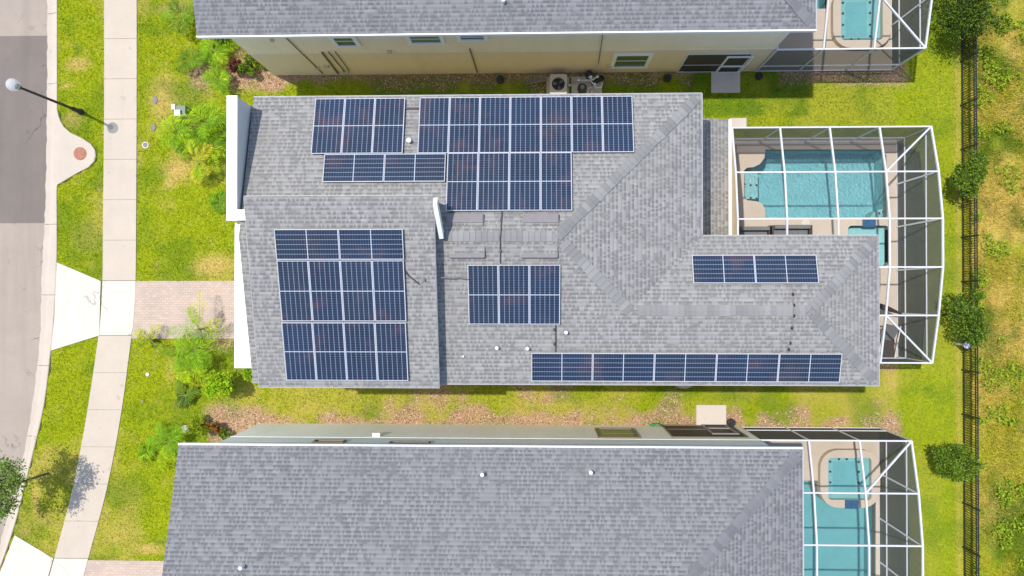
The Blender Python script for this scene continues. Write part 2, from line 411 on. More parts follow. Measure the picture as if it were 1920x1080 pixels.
FENCE_X = 17.55
POOLS = [(7.30, 14.90, -2.62, 6.45), (6.0, 14.75, 9.36, 22), (7.0, 14.12, -22, -5.54)]
def smooth_noise(x, y, s, seed):
    r = np.random.default_rng(seed); n = 256; T = r.random((n, n)); xs = x/s; ys = y/s
    xi = np.floor(xs).astype(int); yi = np.floor(ys).astype(int); fx = xs-xi; fy = ys-yi
    fx = fx*fx*(3-2*fx); fy = fy*fy*(3-2*fy); a = lambda i, j: T[(xi+i) % n, (yi+j) % n]
    return (a(0, 0)*(1-fx)+a(1, 0)*fx)*(1-fy)+(a(0, 1)*(1-fx)+a(1, 1)*fx)*fy
def fbm(x, y, s, seed): return .5*smooth_noise(x, y, s, seed)+.3*smooth_noise(x, y, s/2.1, seed+1)+.2*smooth_noise(x, y, s/4.3, seed+2)
def blob(x, y, px, py, rx, ry, z=0):
    c = P(px, py, z); return np.clip(1.25-np.sqrt(((x-c.x)/(rx*.02255))**2+((y-c.y)/(ry*.02255))**2)+(fbm(x, y, .7, 77)-.5)*1.1, 0, 1)
def cover(x, y):                                         # mulch, dry, dark-green amounts per place
    n = fbm(x, y, 1.1, 5); n2 = fbm(x, y, 2.6, 21); n3 = fbm(x, y, .35, 9)
    mul = np.zeros_like(x); dry = np.clip((n2-.52)*2.3, 0, .45)+np.clip((n3-.6)*1.4, 0, .3); grn = np.clip((fbm(x, y, 1.7, 41)-.52)*3.0, 0, .5)
    # bed under the upper house wall
    m = np.clip((y-(8.74+(n-.5)*1.6))*2.2, 0, 1)*(y < 9.6)*(x > -13.4)*(x < 6.4)
    mul = np.maximum(mul, m); grn = np.maximum(grn, ((y > 7.5) & (y < 9.5) & (x > -9) & (x < 11.3))*np.clip((.66-n)*3, .1, .8))
    m = np.clip((y-(8.75+(n-.5)*.8))*3, 0, 1)*(y < 9.6)*(x > 10)*(x < 15.2); mul = np.maximum(mul, m)
    # bed along the lower house wall
    m = np.clip((-4.78+(n-.5)*1.7+(fbm(x, y, .4, 711)-.5)*.9-y)*2, 0, 1)*(y > -6.3)*(x > -14.2)*(x < 15.0); mul = np.maximum(mul, m*.95)
    m = np.clip((fbm(x, y, 1.1, 63)-.53)*4.5, 0, .7)*(y < -3.2)*(y > -5.6)*(x > -6)*(x < 10); mul = np.maximum(mul, m)
    dry = np.maximum(dry, ((y < -3.1) & (y > -5.6) & (x > -11.5) & (x < 15))*np.clip((n2-.3)*1.6, 0, .7))
    for a in ((378, 140, 28, 40), (330, 15, 50, 14), (360, 238, 14, 14), (440, 130, 28, 45), (470, 770, 50, 14), (425, 645, 28, 14), (415, 775, 40, 22), (1675, 145, 30, 18), (1650, 688, 30, 8)):
        mul = np.maximum(mul, blob(x, y, *a)*(.9 if a[0] != 330 else .5))
    for a in ((335, 315, 38, 26), (330, 325, 26, 18), (345, 285, 25, 25), (318, 345, 14, 10), (135, 225, 22, 14), (123, 160, 14, 8), (310, 190, 40, 60), (400, 500, 45, 22), (45, 995, 20, 14), (68, 950, 10, 50), (280, 1030, 40, 10), (150, 120, 25, 14), (1870, 560, 40, 50), (1900, 100, 30, 70), (1880, 640, 30, 60), (1880, 330, 30, 60), (1870, 950, 40, 80)):
        dry = np.maximum(dry, blob(x, y, *a)*.9)
    for a in ((148, 92, 10, 14), (145, 375, 10, 10)): grn = np.maximum(grn, blob(x, y, *a)*.7)
    e = x > FENCE_X+.3
    dry = np.where(e, np.maximum(dry, np.clip((fbm(x, y, 3.2, 88)-.47)*3.2, 0, .75)), dry)
    grn = np.where(e, np.clip((fbm(x, y, 1.6, 93)-.5)*4, 0, .9), grn)
    dry = np.where((x > 5.5) & (y > 5.5) & ~e, dry*.35, dry); dry = np.where((x > 14.9) & ~e, dry*.3, dry)
    line = np.exp(-((x-(FENCE_X-.1))/.09)**2); dry = np.maximum(dry, line*.7)
    return mul, np.clip(dry, 0, 1), grn

gx = np.arange(-29, 27.01, .2); gy = np.arange(-17, 17.01, .2); X, Y = np.meshgrid(gx, gy)
ce = np.array([lx(curb_e, float(y)) for y in gy])[:, None]
Z = np.where(X < ce-.06, -.22, 0.0); Z = Z+np.where(X > FENCE_X+.4, (fbm(X, Y, 2.2, 3)-.5)*.35*np.clip((X-FENCE_X-.4), 0, 1), 0)
mu, dr, gr = cover(X, Y)
ny, nx = X.shape; idx = np.arange(nx*ny).reshape(ny, nx)
cx = (X[:-1, :-1]+X[1:, 1:])/2; cy = (Y[:-1, :-1]+Y[1:, 1:])/2
keep = np.ones_like(cx, bool)
for a, b, c, d in POOLS: keep &= ~((cx > a+.12) & (cx < b-.12) & (cy > c+.12) & (cy < d-.12))
F = np.stack([idx[:-1, :-1], idx[:-1, 1:], idx[1:, 1:], idx[1:, :-1]], -1)[keep]
me = bpy.data.meshes.new('lawn'); me.from_pydata(np.stack([X, Y, Z], -1).reshape(-1, 3).tolist(), [], F.tolist())
ca = me.color_attributes.new('cover', 'FLOAT_COLOR', 'POINT')
ca.data.foreach_set('color', np.stack([mu, dr, gr, np.ones_like(mu)], -1).ravel().astype(np.float32))
me.materials.append(M['ground']); me.polygons.foreach_set('use_smooth', [True]*len(me.polygons))
lawn = bpy.data.objects.new('lawn', me); COL.objects.link(lawn); tag(lawn, kind='structure')
mb = MB()
for a, b, c, d in ((-400, 400, 17, 400), (-400, 400, -400, -17), (-400, -29, -17, 17), (27, 400, -17, 17)):
    mb.face([(a, c, -.02), (b, c, -.02), (b, d, -.02), (a, d, -.02)])
struct('ground', mb, M['soil'])

# road, kerb, sidewalk, driveways
def strip(l1, l2, n0=18, n1=-20, step=.4):
    ys = np.arange(n0, n1, -step); return [(lx(l1, y), y) for y in ys], [(lx(l2, y), y) for y in ys]
def between(name, l1, l2, z0, z1, mat, y0=18, y1=-20, step=.3, off1=0, off2=0):
    ys = list(np.arange(y0, y1, -step))+[y1]
    a = [(lx(l1, y)+off1, y) for y in ys]; b = [(lx(l2, y)+off2, y) for y in ys]; m = MB()
    for i in range(len(ys)-1):
        m.face([(*a[i+1], z1), (*b[i+1], z1), (*b[i], z1), (*a[i], z1)])
        for l in (a, b): m.face([(*l[i], z0), (*l[i+1], z0), (*l[i+1], z1), (*l[i], z1)])
    for i in (0, -1): m.face([(*a[i], z0), (*b[i], z0), (*b[i], z1), (*a[i], z1)])
    return m
far_w = [(-60, 18), (-60, -20)]
yA, yB = P(40, 66).y, P(40, 418).y
mr = between('road', far_w, road_edge, -.2, -.10, None, 18, -20, off2=.05); struct('road', mr, M['road_l'])
struct('road_patch', between('p', far_w, road_edge, -.15, -.094, None, yA, yB, off2=.04), M['road_d'])
mc = MB(); ys = list(np.arange(18, -20.01, -.25))
gut = 1.0
for i in range(len(ys)-1):
    def sec(y):
        a = lx(road_edge, y)+.05*math.sin(y*3.1)*math.sin(y*7.7)*.6; b = max(lx(curb_e, y), a+.3)
        return [(a, y, -.2), (a, y, -.088), (a+.22, y, -.095), (min(a+.40, b-.1), y, .02), (b-.03, y, .045), (b, y, .03), (b, y, -.2)]
    s0, s1 = sec(ys[i]), sec(ys[i+1])
    for k in range(6): mc.face([s0[k], s0[k+1], s1[k+1], s1[k]])
struct('curb', mc, M['curb'])
jm = MB()
for jy in np.arange(12.2, -12.5, -3.05):
    if lx(curb_e, jy)-lx(road_edge, jy) > .75: continue
    a = lx(road_edge, jy); b = lx(curb_e, jy); q = [(a+.02, -.084), (a+.22, -.091), (min(a+.40, b-.1), .024), (b-.01, .049)]
    for (xa, za), (xb, zb_) in zip(q, q[1:]): jm.face([(xa, jy-.012, za), (xb, jy-.012, zb_), (xb, jy+.012, zb_), (xa, jy+.012, za)])
struct('curb_joint', jm, M['road_d'])
yS0, yS1 = P(220, 526).y, P(220, 629).y; yT = P(130, 1046).y
wk = MB()
def joints(y0, y1, n):
    return [y0+(y1-y0)*i/n for i in range(n+1)]
segs = joints(18, yS0, 10)+joints(yS1, yT, 6)
for j, (a, b) in enumerate(zip(segs, segs[1:])):
    if abs(a-yS0) < .01: continue
    s = between('w', walk_w, walk_e, -.05, .038, None, a-.006, b+.006, .25)
    i = len(wk.v); wk.v += s.v; wk.f += [tuple(k+i for k in f) for f in s.f]
struct('sidewalk', wk, M['walk'])
struct('sidewalk_bed', between('b', walk_w, walk_e, -.06, .012, None, off1=.03, off2=-.03), M['road_d'])
s = between('w', walk_w, walk_e, -.05, .040, None, yS0-.02, yS1+.02, .25); s2 = between('w', walk_w, walk_e, -.05, .040, None, yT-.02, -20, .3)
i = len(s.v); s.v += s2.v; s.f += [tuple(k+i for k in f) for f in s2.f]
struct('sidewalk_crossing', s, M['newc'])
ap = MB(); ap.slab(G((108, 492), (190, 527), (187, 629), (97, 657), (103, 600)), -.05, .055)
o = G((29, 1003), (101, 1046)); ap.slab([o[0], o[1], (walk_w[-1][0]-.05, -20), (lx(curb_e, -20)-.2, -20)], -.05, .055)
struct('driveway_apron', ap, M['newc'])
dv = MB(); q = P(0, 527).y; q2 = P(0, 634).y
dv.slab([(lx(walk_e, q)+.01, q), (-9.9, q), (-9.9, q2), (lx(walk_e, q2)+.01, q2)], -.05, .03)
q = P(0, 1048).y; dv.slab([(lx(walk_e, q)+.01, q), (-12.0, q), (-12.0, -20), (lx(walk_e, -20)+.01, -20)], -.05, .03)
struct('driveway', dv, M['pavers'])

# ------------------------------------------------------------ roofs
def hipcaps(name, lines, mat, parent, w=.35, step=.19):
    V = []; Fc = []; C = []; o0 = rootloc(parent)
    base = np.array((.262, .256, .247) if mat is M['cap'] else (.197, .196, .204))
    def add(pts, c):
        i = len(V); V.extend([tuple(p-o0) for p in pts]); Fc.append((i, i+1, i+2, i+3)); C.extend([c]*4)
    for p, q in lines:
        p, q = Vector(p), Vector(q); L = (q-p).length; d = (q-p)/L; p = p+d*.28; L -= .28; n = max(1, int(L/step))
        s = d.cross(Vector((0, 0, 1))).normalized(); tone = 1
        for i in range(n):
            if R(0, 1) < .8: tone = random.choice((.86, .93, 1.0, 1.04, 1.12))
            a = p+d*(i*L/n); b = p+d*((i+1)*L/n+.03); ww = w/2+R(-.02, .02); c = base*tone
            for sg in (-1, 1):
                dz = Vector((0, 0, ww*(.24 if abs(d.z) < .01 else .19)-.012)); A = a+Vector((0, 0, .012)); Bq = b+Vector((0, 0, .034))
                add([A, A+s*sg*ww-dz, Bq+s*sg*ww-dz, Bq], c); add([Bq, Bq+s*sg*ww-dz, b+s*sg*ww-dz-Vector((0, 0, .03)), b-Vector((0, 0, .02))], c)
    return color_mesh(name, np.array(V)+np.array(o0), np.array(Fc), np.array(C), M['capt'], parent, tuple(o0))
def pipe(px, py, co, n, parent, r=.055, h=.22):
    c = PP(px, py, co, n)
    m = MB(); m.tube([c-Vector((0, 0, .05)), c+Vector((0, 0, h))], r*1.15, 8)
    return m.build('vent_pipe', M['pvc'], parent)

E0, PT = 5.8, .27
# --- middle house
H = thing('house', (0, 2, 0), 'middle house with grey shingle hip roof covered in solar panels', 'house')
xe, xw, yn, ys_, yr = 5.68, -10.1, 7.02, -3.12, 1.95
zr = E0+PT*(yn-yr); xr = xe-(yn-yr)
xe2, yn2 = 11.72, 2.06; yr2 = (yn2+ys_)/2; zr2 = E0+PT*(yn2-yr2); xr2 = xe2-(yn2-yr2); xv = xe-(yr2-ys_)-0.0
dv_ = (zr-zr2)/PT; xv = xr+dv_                     # where the hip meets the wing ridge
rf = MB()
A = (xw, yn, E0); Bc = (xe, yn, E0); C1 = (xr, yr, zr); D = (xw, yr, zr)
rf.rface([A, Bc, C1, D])
V0 = (xv, yr2, zr2); VE = (xe, yn2, E0)
rf.rface([Bc, VE, V0, C1])
rf.rface([D, C1, V0, (xv, ys_, E0), (xw, ys_, E0)])
rf.rface([V0, VE, (xe2, yn2, E0), (xr2, yr2, zr2)])
rf.rface([(xv, ys_, E0), V0, (xr2, yr2, zr2), (xe2, ys_, E0)])
rf.rface([(xe2, yn2, E0), (xr2, yr2, zr2), (xe2, ys_, E0)])
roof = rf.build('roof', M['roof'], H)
hipcaps('ridge_cap', [((-3.4, yr, zr), C1), (Bc, C1), (C1, V0), (V0, (xr2, yr2, zr2)), ((xe2, yn2, E0), (xr2, yr2, zr2)), ((xe2, ys_, E0), (xr2, yr2, zr2))], M['cap'], roof)
fa = MB()
for a, b in ((A, Bc), (Bc, VE), (VE, (xe2, yn2, E0)), ((xe2, yn2, E0), (xe2, ys_, E0)), ((xe2, ys_, E0), (-3.45, ys_, E0))):
    a = Vector(a)-Vector((0, 0, .11)); b = Vector(b)-Vector((0, 0, .11)); fa.beam(a, b, .05, .20)
fa.build('fascia', M['gutter'], H)
so_ = MB(); so_.face([(xw, yn-.02, E0-.2), (xe-.02, yn-.02, E0-.2), (xe-.02, ys_+.02, E0-.2), (xw, ys_+.02, E0-.2)]); so_.face([(xe-.02, yn2-.02, E0-.2), (xe2-.02, yn2-.02, E0-.2), (xe2-.02, ys_+.02, E0-.2), (xe-.02, ys_+.02, E0-.2)])
so_.build('soffit', M['white'], H)
wl = MB(); wl.box(xw+.1, xe-.35, ys_+.35, yn-.35, -.1, E0-.19); wl.box(xe-.36, xe2-.35, ys_+.352, yn2-.35, -.1, E0-.195); wl.build('wall', M['cream'], H)
# front block, higher, one slope
zs, fp, yf = 6.38, .275, 3.2; fx0, fx1 = -9.62, -3.44; zf = zs+fp*(yf-ys_+.07)
P_NW = P(457, 368, zf); yf = P_NW.y; zf = zs+fp*(yf-ys_+.07)
f0 = Vector((P(457, 368, zf).x, yf, zf)); f1 = Vector((P(812, 372, zf).x, yf, zf)); f2 = Vector((P(823, 723, zs).x, ys_-.07, zs)); f3 = Vector((P(486, 719, zs).x, ys_-.07, zs))
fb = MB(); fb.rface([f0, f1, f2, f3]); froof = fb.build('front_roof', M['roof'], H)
fw = MB()
def wallpoly(m, pts, z0): # vertical faces below a closed outline
    for a, b in zip(pts, pts[1:]+pts[:1]): m.face([(a.x, a.y, z0), (b.x, b.y, z0), tuple(b), tuple(a)])
ins = Vector((0, 0, -.03)); cxy = (f0+f2)/2
g = [f+ins+Vector(((.04 if f.x < cxy.x else -.04), (.04 if f.y < cxy.y else -.04), 0)) for f in (f0, f1, f2, f3)]
wallpoly(fw, g, 0); fw.build('front_wall', M['sage'], H)
ft = MB()
for a, b in ((f0, f1), (f1, f2), (f2, f3), (f3, f0)): ft.beam(a-Vector((0, 0, .1)), b-Vector((0, 0, .1)), .04, .16)
ft.build('front_fascia', M['gutter'], H)
wr = MB(); wr.beam(P(816, 377, zf+.12), P(828, 441, 7.35), .14, .4); wr.build('rake_board', M['white'], H)
# parapet facade at the street side and the flat canopy over the garage
pa = MB(); zp = 7.2; x0 = P(427, 300, zp).x; x1 = P(445, 300, zp).x; yA_, yB_ = P(436, 181, zp).y, P(436, 412, zp).y
pa.box(x0, x1-.03, yB_, yA_, 0, zp-.03); pa.build('parapet', M['trim'], H)
pc = MB(); pc.box(x0-.03, x1, yB_-.03, yA_+.03, zp-.028, zp+.03); pc.box(x1-.0, f0.x+.02, yB_-.02, yB_+.34, 6.4, zp+.028)
pc.box(x0+.06, f0.x+.02, P(0, 424, 6.7).y, yB_-.06, 5.9, 6.7); pc.build('parapet_cap', M['white'], H)
cn = MB(); zc = 3.4; cn.box(P(440, 500, zc).x, -9.5, P(440, 690, zc).y, P(440, 424, zc).y, zc-.35, zc); cn.build('canopy', M['white'], H)
gd = MB(); gd.box(-9.74, -9.66, P(0, 634, 0).y, P(0, 530, 0).y, 0, 2.4); gd.build('garage_door', M['trim'], H)
for yy in (P(440, 690, zc).y+.2, P(440, 424, zc).y-.2): MB().box(P(440, 500, zc).x+.1, P(440, 500, zc).x+.4, yy-.15, yy+.15, 0, zc-.34).build('canopy_column', M['white'], H)
# low porch roof by the pool
lr = MB(); xg = P(1366, 300, 3.0).x; yp = P(1340, 224, 3.0).y
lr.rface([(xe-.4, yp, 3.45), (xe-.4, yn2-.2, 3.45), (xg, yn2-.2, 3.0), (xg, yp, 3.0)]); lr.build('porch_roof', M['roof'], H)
lg = MB(); lg.box(xg+.005, xg+.11, yn2-.2, yp, 2.86, 3.0); lg.build('gutter', M['white'], H)
lp = MB(); lp.box(xe-.35, xg-.15, yn2-.4, yp-.1, -.1, 2.9); lp.build('porch_wall', M['cream'], H)

NS = Vector((0, PT, 1)).normalized(); CN = Vector((0, yn, E0))           # main north slope
SS = Vector((0, -PT, 1)).normalized(); CS = Vector((0, ys_, E0))         # main south slope
WN = Vector((0, PT, 1)).normalized(); CW = Vector((0, yn2, E0))          # wing north slope
FS = Vector((0, -fp, 1)).normalized(); CF = Vector(f2)
pipe(768, 265, CN, NS, roof, .07); pipe(932, 652, CS, SS, roof); pipe(989, 653, CS, SS, roof); pipe(1061, 623, CS, SS, roof); pipe(869, 668, CS, SS, roof, .03, .1)
for (x0_, x1_, y0_, y1_, co, n) in ((838, 905, 402, 423, CN, NS), (980, 1046, 402, 423, CN, NS), (842, 908, 461, 483, CS, SS), (977, 1044, 461, 483, CS, SS)):
    a = PP(x0_, y0_, co+Vector((0, 0, .0)), n); b = PP(x1_, y1_, co, n); xa, xb = a.x, b.x; yt, yb = a.y, b.y
    m = MB()
    hi, lo = (yb, yt) if n.y > 0 else (yt, yb)     # ridge side, eave side
    zz = lambda y: co.z-(y-co.y)*n.y/n.z
    e = [(xa, hi, zz(hi)+.02), (xb, hi, zz(hi)+.02), (xb, lo, zz(lo)+.15), (xa, lo, zz(lo)+.15)]
    m.rface(e); g_ = [(x, y, zz(y)-.02) for x, y, _ in e]
    for i in range(4): j = (i+1) % 4; m.face([g_[i], g_[j], e[j], e[i]])
    o = m.build('attic_vent', M['roof'], roof)
    m = MB(); s_ = 1 if n.y > 0 else -1
    m.box(xa+.02, xb-.02, min(lo, lo+s_*.02), max(lo, lo+s_*.02), zz(lo)+.0, zz(lo)+.13)
    m.box(xb+.002, xb+.025, min(hi, lo), max(hi, lo), zz(lo)+.02, zz(lo)+.155); o.data.materials[0] = M['roof'];
    m.face([(xa, hi+s_*.10, zz(hi)+.075-.0), (xb, hi+s_*.10, zz(hi)+.075), (xb, lo, zz(lo)+.165), (xa, lo, zz(lo)+.165)]) if n.y > 0 else m.face([(xa, lo+.13, zz(lo)+.15), (xb, lo+.13, zz(lo)+.15), (xb, lo, zz(lo)+.163), (xa, lo, zz(lo)+.163)])
    m.build('vent_hood', M['greyvent'], roof)
def conduit(pts, co, n, label, r=.018, h=.05, mat='dark', clamps=()):
    q = [PP(x, y, co+Vector((0, 0, h)), n) for x, y in pts]
    t_ = thing('conduit', q[0], label, 'conduit')
    MB().tube(q, r, 6).build('pipe_run', M[mat], t_)
    for x, y in clamps:
        c = PP(x, y, co, n); MB().box(c.x-.03, c.x+.03, c.y-.05, c.y+.05, c.z-.02, c.z+.09).build('clamp', M['black'], t_)
conduit([(941, 397), (939, 440), (938, 444)], CN, NS, 'dark conduit between the two right attic vents, north of the ridge', clamps=[(939, 412)])
conduit([(938, 442), (938, 494)], CS, SS, 'dark conduit running from the ridge to the block of three panels', clamps=[(938, 470)])
conduit([(1042, 610), (1042, 660)], CS, SS, 'dark conduit below the block of three panels', clamps=[(1039, 618), (1039, 645)])
conduit([(1485, 535), (1488, 580)], CW, WN, 'grey conduit with black clamps under the east landscape panels', mat='greyvent', clamps=[(1486, 552), (1488, 572)])
conduit([(1488, 580), (1484, 620), (1477, 662)], CS, SS, 'grey conduit with black clamps reaching the south panel row', mat='greyvent', clamps=[(1488, 592), (1484, 615), (1481, 643), (1478, 655)])
conduit([(758, 203), (786, 203)], CN, NS, 'short dark conduit joining the two upper panel arrays', .035)
conduit([(758, 505), (766, 517), (775, 524), (786, 533)], CF, FS, 'curved dark cable right of the front block panels', .022, clamps=[(796, 525)])
conduit([(818, 520), (845, 521), (857, 520), (876, 523)], CS, SS, 'thin tan cable crossing from the front block to the three panels', .02, .25, 'bronze')

# ------------------------------------------------------------ solar panels
PW_, PL_ = 1.04, 2.08
def panel_proto():
    t = thing('solar_panel', (0, 0, 0), 'x', 'solar panel', 'solar panels on the middle house roof')
    w, l, h, b = PW_, PL_, .04, .02; m = MB()
    m.box(0, w, 0, b, -h, 0); m.box(0, w, l-b, l, -h, 0); m.box(0, b, b+.001, l-b-.001, -h, 0); m.box(w-b, w, b+.001, l-b-.001, -h, 0)
    m.build('frame', M['pframe'], t)
    m = MB(); m.face([(b, b, -.008), (w-b, b, -.008), (w-b, l-b, -.008), (b, l-b, -.008)], [(-.02, -.05), (6.02, -.05), (6.02, 24.05), (-.02, 24.05)])
    m.face([(b, b, -h+.002), (b, l-b, -h+.002), (w-b, l-b, -h+.002), (w-b, b, -h+.002)], [(0, 0)]*4)
    m.build('cell_sheet', M['cells'], t)
    for x in (.2, .8):
        MB().box(w*x-.02, w*x+.02, .1, l-.1, -.11, -h-.002).build('rail', M['pframe'], t)
    return t
proto = panel_proto(); first = [True]
ordn = ['first', 'second', 'third', 'fourth', 'fifth', 'sixth', 'seventh']
def panels(nw, ne, sw, n, co, nrm, land, what):
    """n panels side by side; nw, ne, sw are photo corners of the row on the slope"""
    co = co+Vector((0, 0, .14)); a = PP(*nw, co, nrm); b = PP(*ne, co, nrm); c = PP(*sw, co, nrm)
    b.y = a.y; b.z = a.z; W_ = b.x-a.x; dn = Vector((0, c.y-a.y, c.z-a.z)); L_ = dn.length; dn.normalize()
    ex = Vector((1, 0, 0)); pitch = W_/n
    for i in range(n):
        o = proto if first[0] else copy_tree(proto); first[0] = False
        gp = .016; wv = pitch-gp; org = a+ex*(pitch*i+gp/2)
        if not land:    # proto x -> east, proto y -> up slope
            R3 = Matrix((ex, -dn, ex.cross(-dn))).transposed(); org = org+dn*L_; sc = (wv/PW_, L_/PL_, 1)
        else:           # proto y -> east, proto x -> down slope
            R3 = Matrix((dn, ex, dn.cross(ex))).transposed(); sc = (L_/PW_, wv/PL_, 1)
        o.matrix_world = Matrix.Translation(org) @ R3.to_4x4() @ Matrix.Diagonal((*sc, 1))
        o['label'] = 'solar panel, '+what(i, n)
        o['category'] = 'solar panel'; o['group'] = 'solar panels on the middle house roof'
sd = lambda s: (lambda i, n: s.format(o=ordn[i]))
panels((591, 185), (760, 184), (585, 288), 3, CN, NS, False, sd('{o} from left in upright trio at roof top left'))
panels((787, 183), (1186, 182), (783, 287), 7, CN, NS, False, sd('{o} from left in the long upright row of seven'))
panels((608, 289), (836, 288), (606, 341), 2, CN, NS, True, sd('{o} of two laid sideways under the upright trio'))
panels((839, 287), (1072, 287), (837, 395), 4, CN, NS, False, sd('{o} from left in upright row of four above the vents'))
panels((513, 430), (755, 430), (517, 487), 2, CF, FS, True, sd('{o} of two laid sideways atop the front block'))
panels((518, 489), (757, 489), (526, 602), 4, CF, FS, False, sd('{o} from left in middle upright row, front block'))
panels((527, 605), (761, 605), (532, 713), 4, CF, FS, False, sd('{o} from left in bottom upright row, front block'))
panels((876, 497), (1051, 496), (877, 608), 3, CS, SS, False, sd('{o} from left in isolated trio south of the vents'))
panels((1297, 478), (1531, 478), (1298, 531), 2, CW, WN, True, sd('{o} of two laid sideways near the pool'))
panels((996, 662), (1580, 664), (996, 715), 5, CS, SS, True, sd('{o} from left laid sideways along the south gutter'))

# ------------------------------------------------------------ upper and lower neighbours
def window(parent, pts, wy, facing, frame, glass, fw_=.1, blind=None):
    """pts: (x0,z0,x1,z1) on a wall plane y=wy; facing -1 south / +1 north"""
    x0, z0, x1, z1 = pts; m = MB(); d = facing
    def bx(a, b, c, e, dep): m.box(a, b, min(wy, wy+d*dep), max(wy, wy+d*dep), c, e)
    bx(x0, x1, z0, z0+fw_, .07); bx(x0, x1, z1-fw_, z1, .07); bx(x0, x0+fw_, z0+fw_, z1-fw_, .068); bx(x1-fw_, x1, z0+fw_, z1-fw_, .068)
    bx(x0+fw_, x1-fw_, (z0+z1)/2-.02, (z0+z1)/2+.02, .035)
    w = m.build('window', frame, parent)
    MB().box(x0+fw_, x1-fw_, min(wy, wy+d*.02), max(wy, wy+d*.02), z0+fw_, z1-fw_).build('pane', glass, w)
    return w
U = thing('house', (0, 13, 0), 'upper cream stucco house with blue grey roof at the photo top edge', 'house')
uy, uyw, ux0, ux1 = 9.22, 9.40, -12.15, 9.6; pu = .30
yru = uy+6.4; zru = E0+pu*6.4
m = MB(); m.rface([(ux0, uy, E0), (ux1, uy, E0), (ux1-6.4, yru, zru), (ux0, yru, zru)]); m.rface([(ux1, uy, E0), (ux1, uy+12.8, E0), (ux1-6.4, yru, zru)]); m.rface([(ux0, uy+12.8, E0), (ux0, yru, zru), (ux1-6.4, yru, zru), (ux1, uy+12.8, E0)])
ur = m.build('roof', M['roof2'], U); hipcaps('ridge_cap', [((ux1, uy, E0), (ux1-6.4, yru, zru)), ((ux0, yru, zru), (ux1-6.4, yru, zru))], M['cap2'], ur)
CU = Vector((0, uy, E0)); NU = Vector((0, -pu, 1)).normalized(); pipe(944, 4, CU, NU, ur)
m = MB(); m.beam((ux0-.03, uy-.02, E0-.1), (ux1+.03, uy-.02, E0-.1), .07, .18); MB().beam((ux1+.02, uy, E0-.1), (ux1+.02, uy+12.8, E0-.1), .05, .18).build('fascia', M['gutter'], U); m.build('fascia', M['white'], U)
m = MB(); m.box(ux0+.02, ux1-.02, uy+.02, uy+12.7, E0-.22, E0-.2); m.build('soffit', M['white'], U)
wx0, wx1 = P(515, 142).x, P(1413, 133).x
zb = PY(900, 97, uyw).z
m = MB(); m.box(wx0, wx1, uyw, uyw+12, -.1, zb); m.build('wall', M['cream2'], U)
m = MB(); m.box(wx0+.001, wx1-.001, uyw+.012, uyw+12-.01, zb+.03, E0-.21); m.box(wx0-.015, wx1+.015, uyw-.018, uyw+12, zb, zb+.03); m.build('upper_wall', M['cream'], U)
def wp(x0, x1, yt, yb, wy):
    a = PY((x0+x1)/2, yt, wy).z; b = PY((x0+x1)/2, yb, wy).z; zm = (a+b)/2
    # x at mid height
    return zm, a, b
def win_img(parent, bl, br, tl, wy, facing, frame, glass, fw_=.15):
    p = PY(*bl, wy); q = PY(*br, wy); r = PY(*tl, wy)
    return window(parent, (p.x, p.z, q.x, r.z), wy, facing, frame, glass, fw_)
win_img(U, (630, 86), (679, 86), (612, 66), uyw, -1, M['white'], M['glass'])
win_img(U, (767, 81), (836, 80), (757, 63), uyw, -1, M['white'], M['glassg'])
win_img(U, (858, 75), (916, 74), (853, 62), uyw, -1, M['white'], M['glass'])
win_img(U, (1143, 126), (1214, 124), (1150, 100), uyw, -1, M['white'], M['glassg'])
def slider(parent, bl, br, tl, dl, wy, d, frame):
    p = PY(*bl, wy); q = PY(*br, wy); r = PY(*tl, wy); s_ = PY(*dl, wy)
    z1 = r.z; m = MB()
    def bx(a, b, c, e, dep): m.box(a, b, min(wy, wy+d*dep), max(wy, wy+d*dep), c, e)
    bx(p.x, q.x, .02, .1, .05); bx(p.x, q.x, z1-.06, z1, .05); bx(p.x, p.x+.06, .1, z1-.06, .05); bx(q.x-.06, q.x, .1, z1-.06, .05); bx(p.x+.06, s_.x, 1.0, 1.04, .03)
    o = m.build('lanai_opening', frame, parent)
    MB().box(p.x+.06, q.x-.06, min(wy, wy+d*.015), max(wy, wy+d*.015), .1, z1-.06).build('dark_screen', M['wicker'], o)
    m = MB(); xa, xb = s_.x, s_.x+1.05
    def b2(a, b, c, e): m.box(a, b, min(wy+d*.02, wy+d*.075), max(wy+d*.02, wy+d*.075), c, e)
    b2(xa, xa+.07, .02, 2.2); b2(xb-.07, xb, .02, 2.2); b2(xa+.07, xb-.07, .02, .1); b2(xa+.07, xb-.07, 2.12, 2.2); b2(xa+.07, xb-.07, .85, .92)
    m.build('screen_door', M['white'] if d < 0 else M['greyvent'], parent)
slider(U, (1268, 134), (1386, 131), (1286, 100), (1342, 132), uyw, -1, M['trim'])
# wall pipes and hose bibs
m = MB()
for (a, b) in (((535, 70), (605, 138)), ):
    m.tube([PY(*a, uyw-.03), PY(*b, uyw-.03)], .022, 6)
m.build('drain_pipe', M['bronze'], U)
for (a, b, r) in (((604, 99), (634, 138), .04), ((616, 98), (648, 137), .025), ((628, 97), (655, 133), .02), ((881, 92), (895, 136), .03), ((1130, 66), (1122, 120), .018)):
    MB().tube([PY(*a, uyw-.04), PY(*b, uyw-.04)], r, 6).build('drain_pipe', M['bronze'], U)
for (x, y, s_) in ((648, 134, .13), (612, 123, .1), (730, 96, .08), (510, 74, .06), (595, 126, .07), (1143, 122, .09), (1120, 122, .07), (1150, 130, .08)):
    c = PY(x, y, uyw); MB().box(c.x-s_, c.x+s_, uyw-.09, uyw, c.z-s_, c.z+s_).build('utility_box', M['beige'], U)

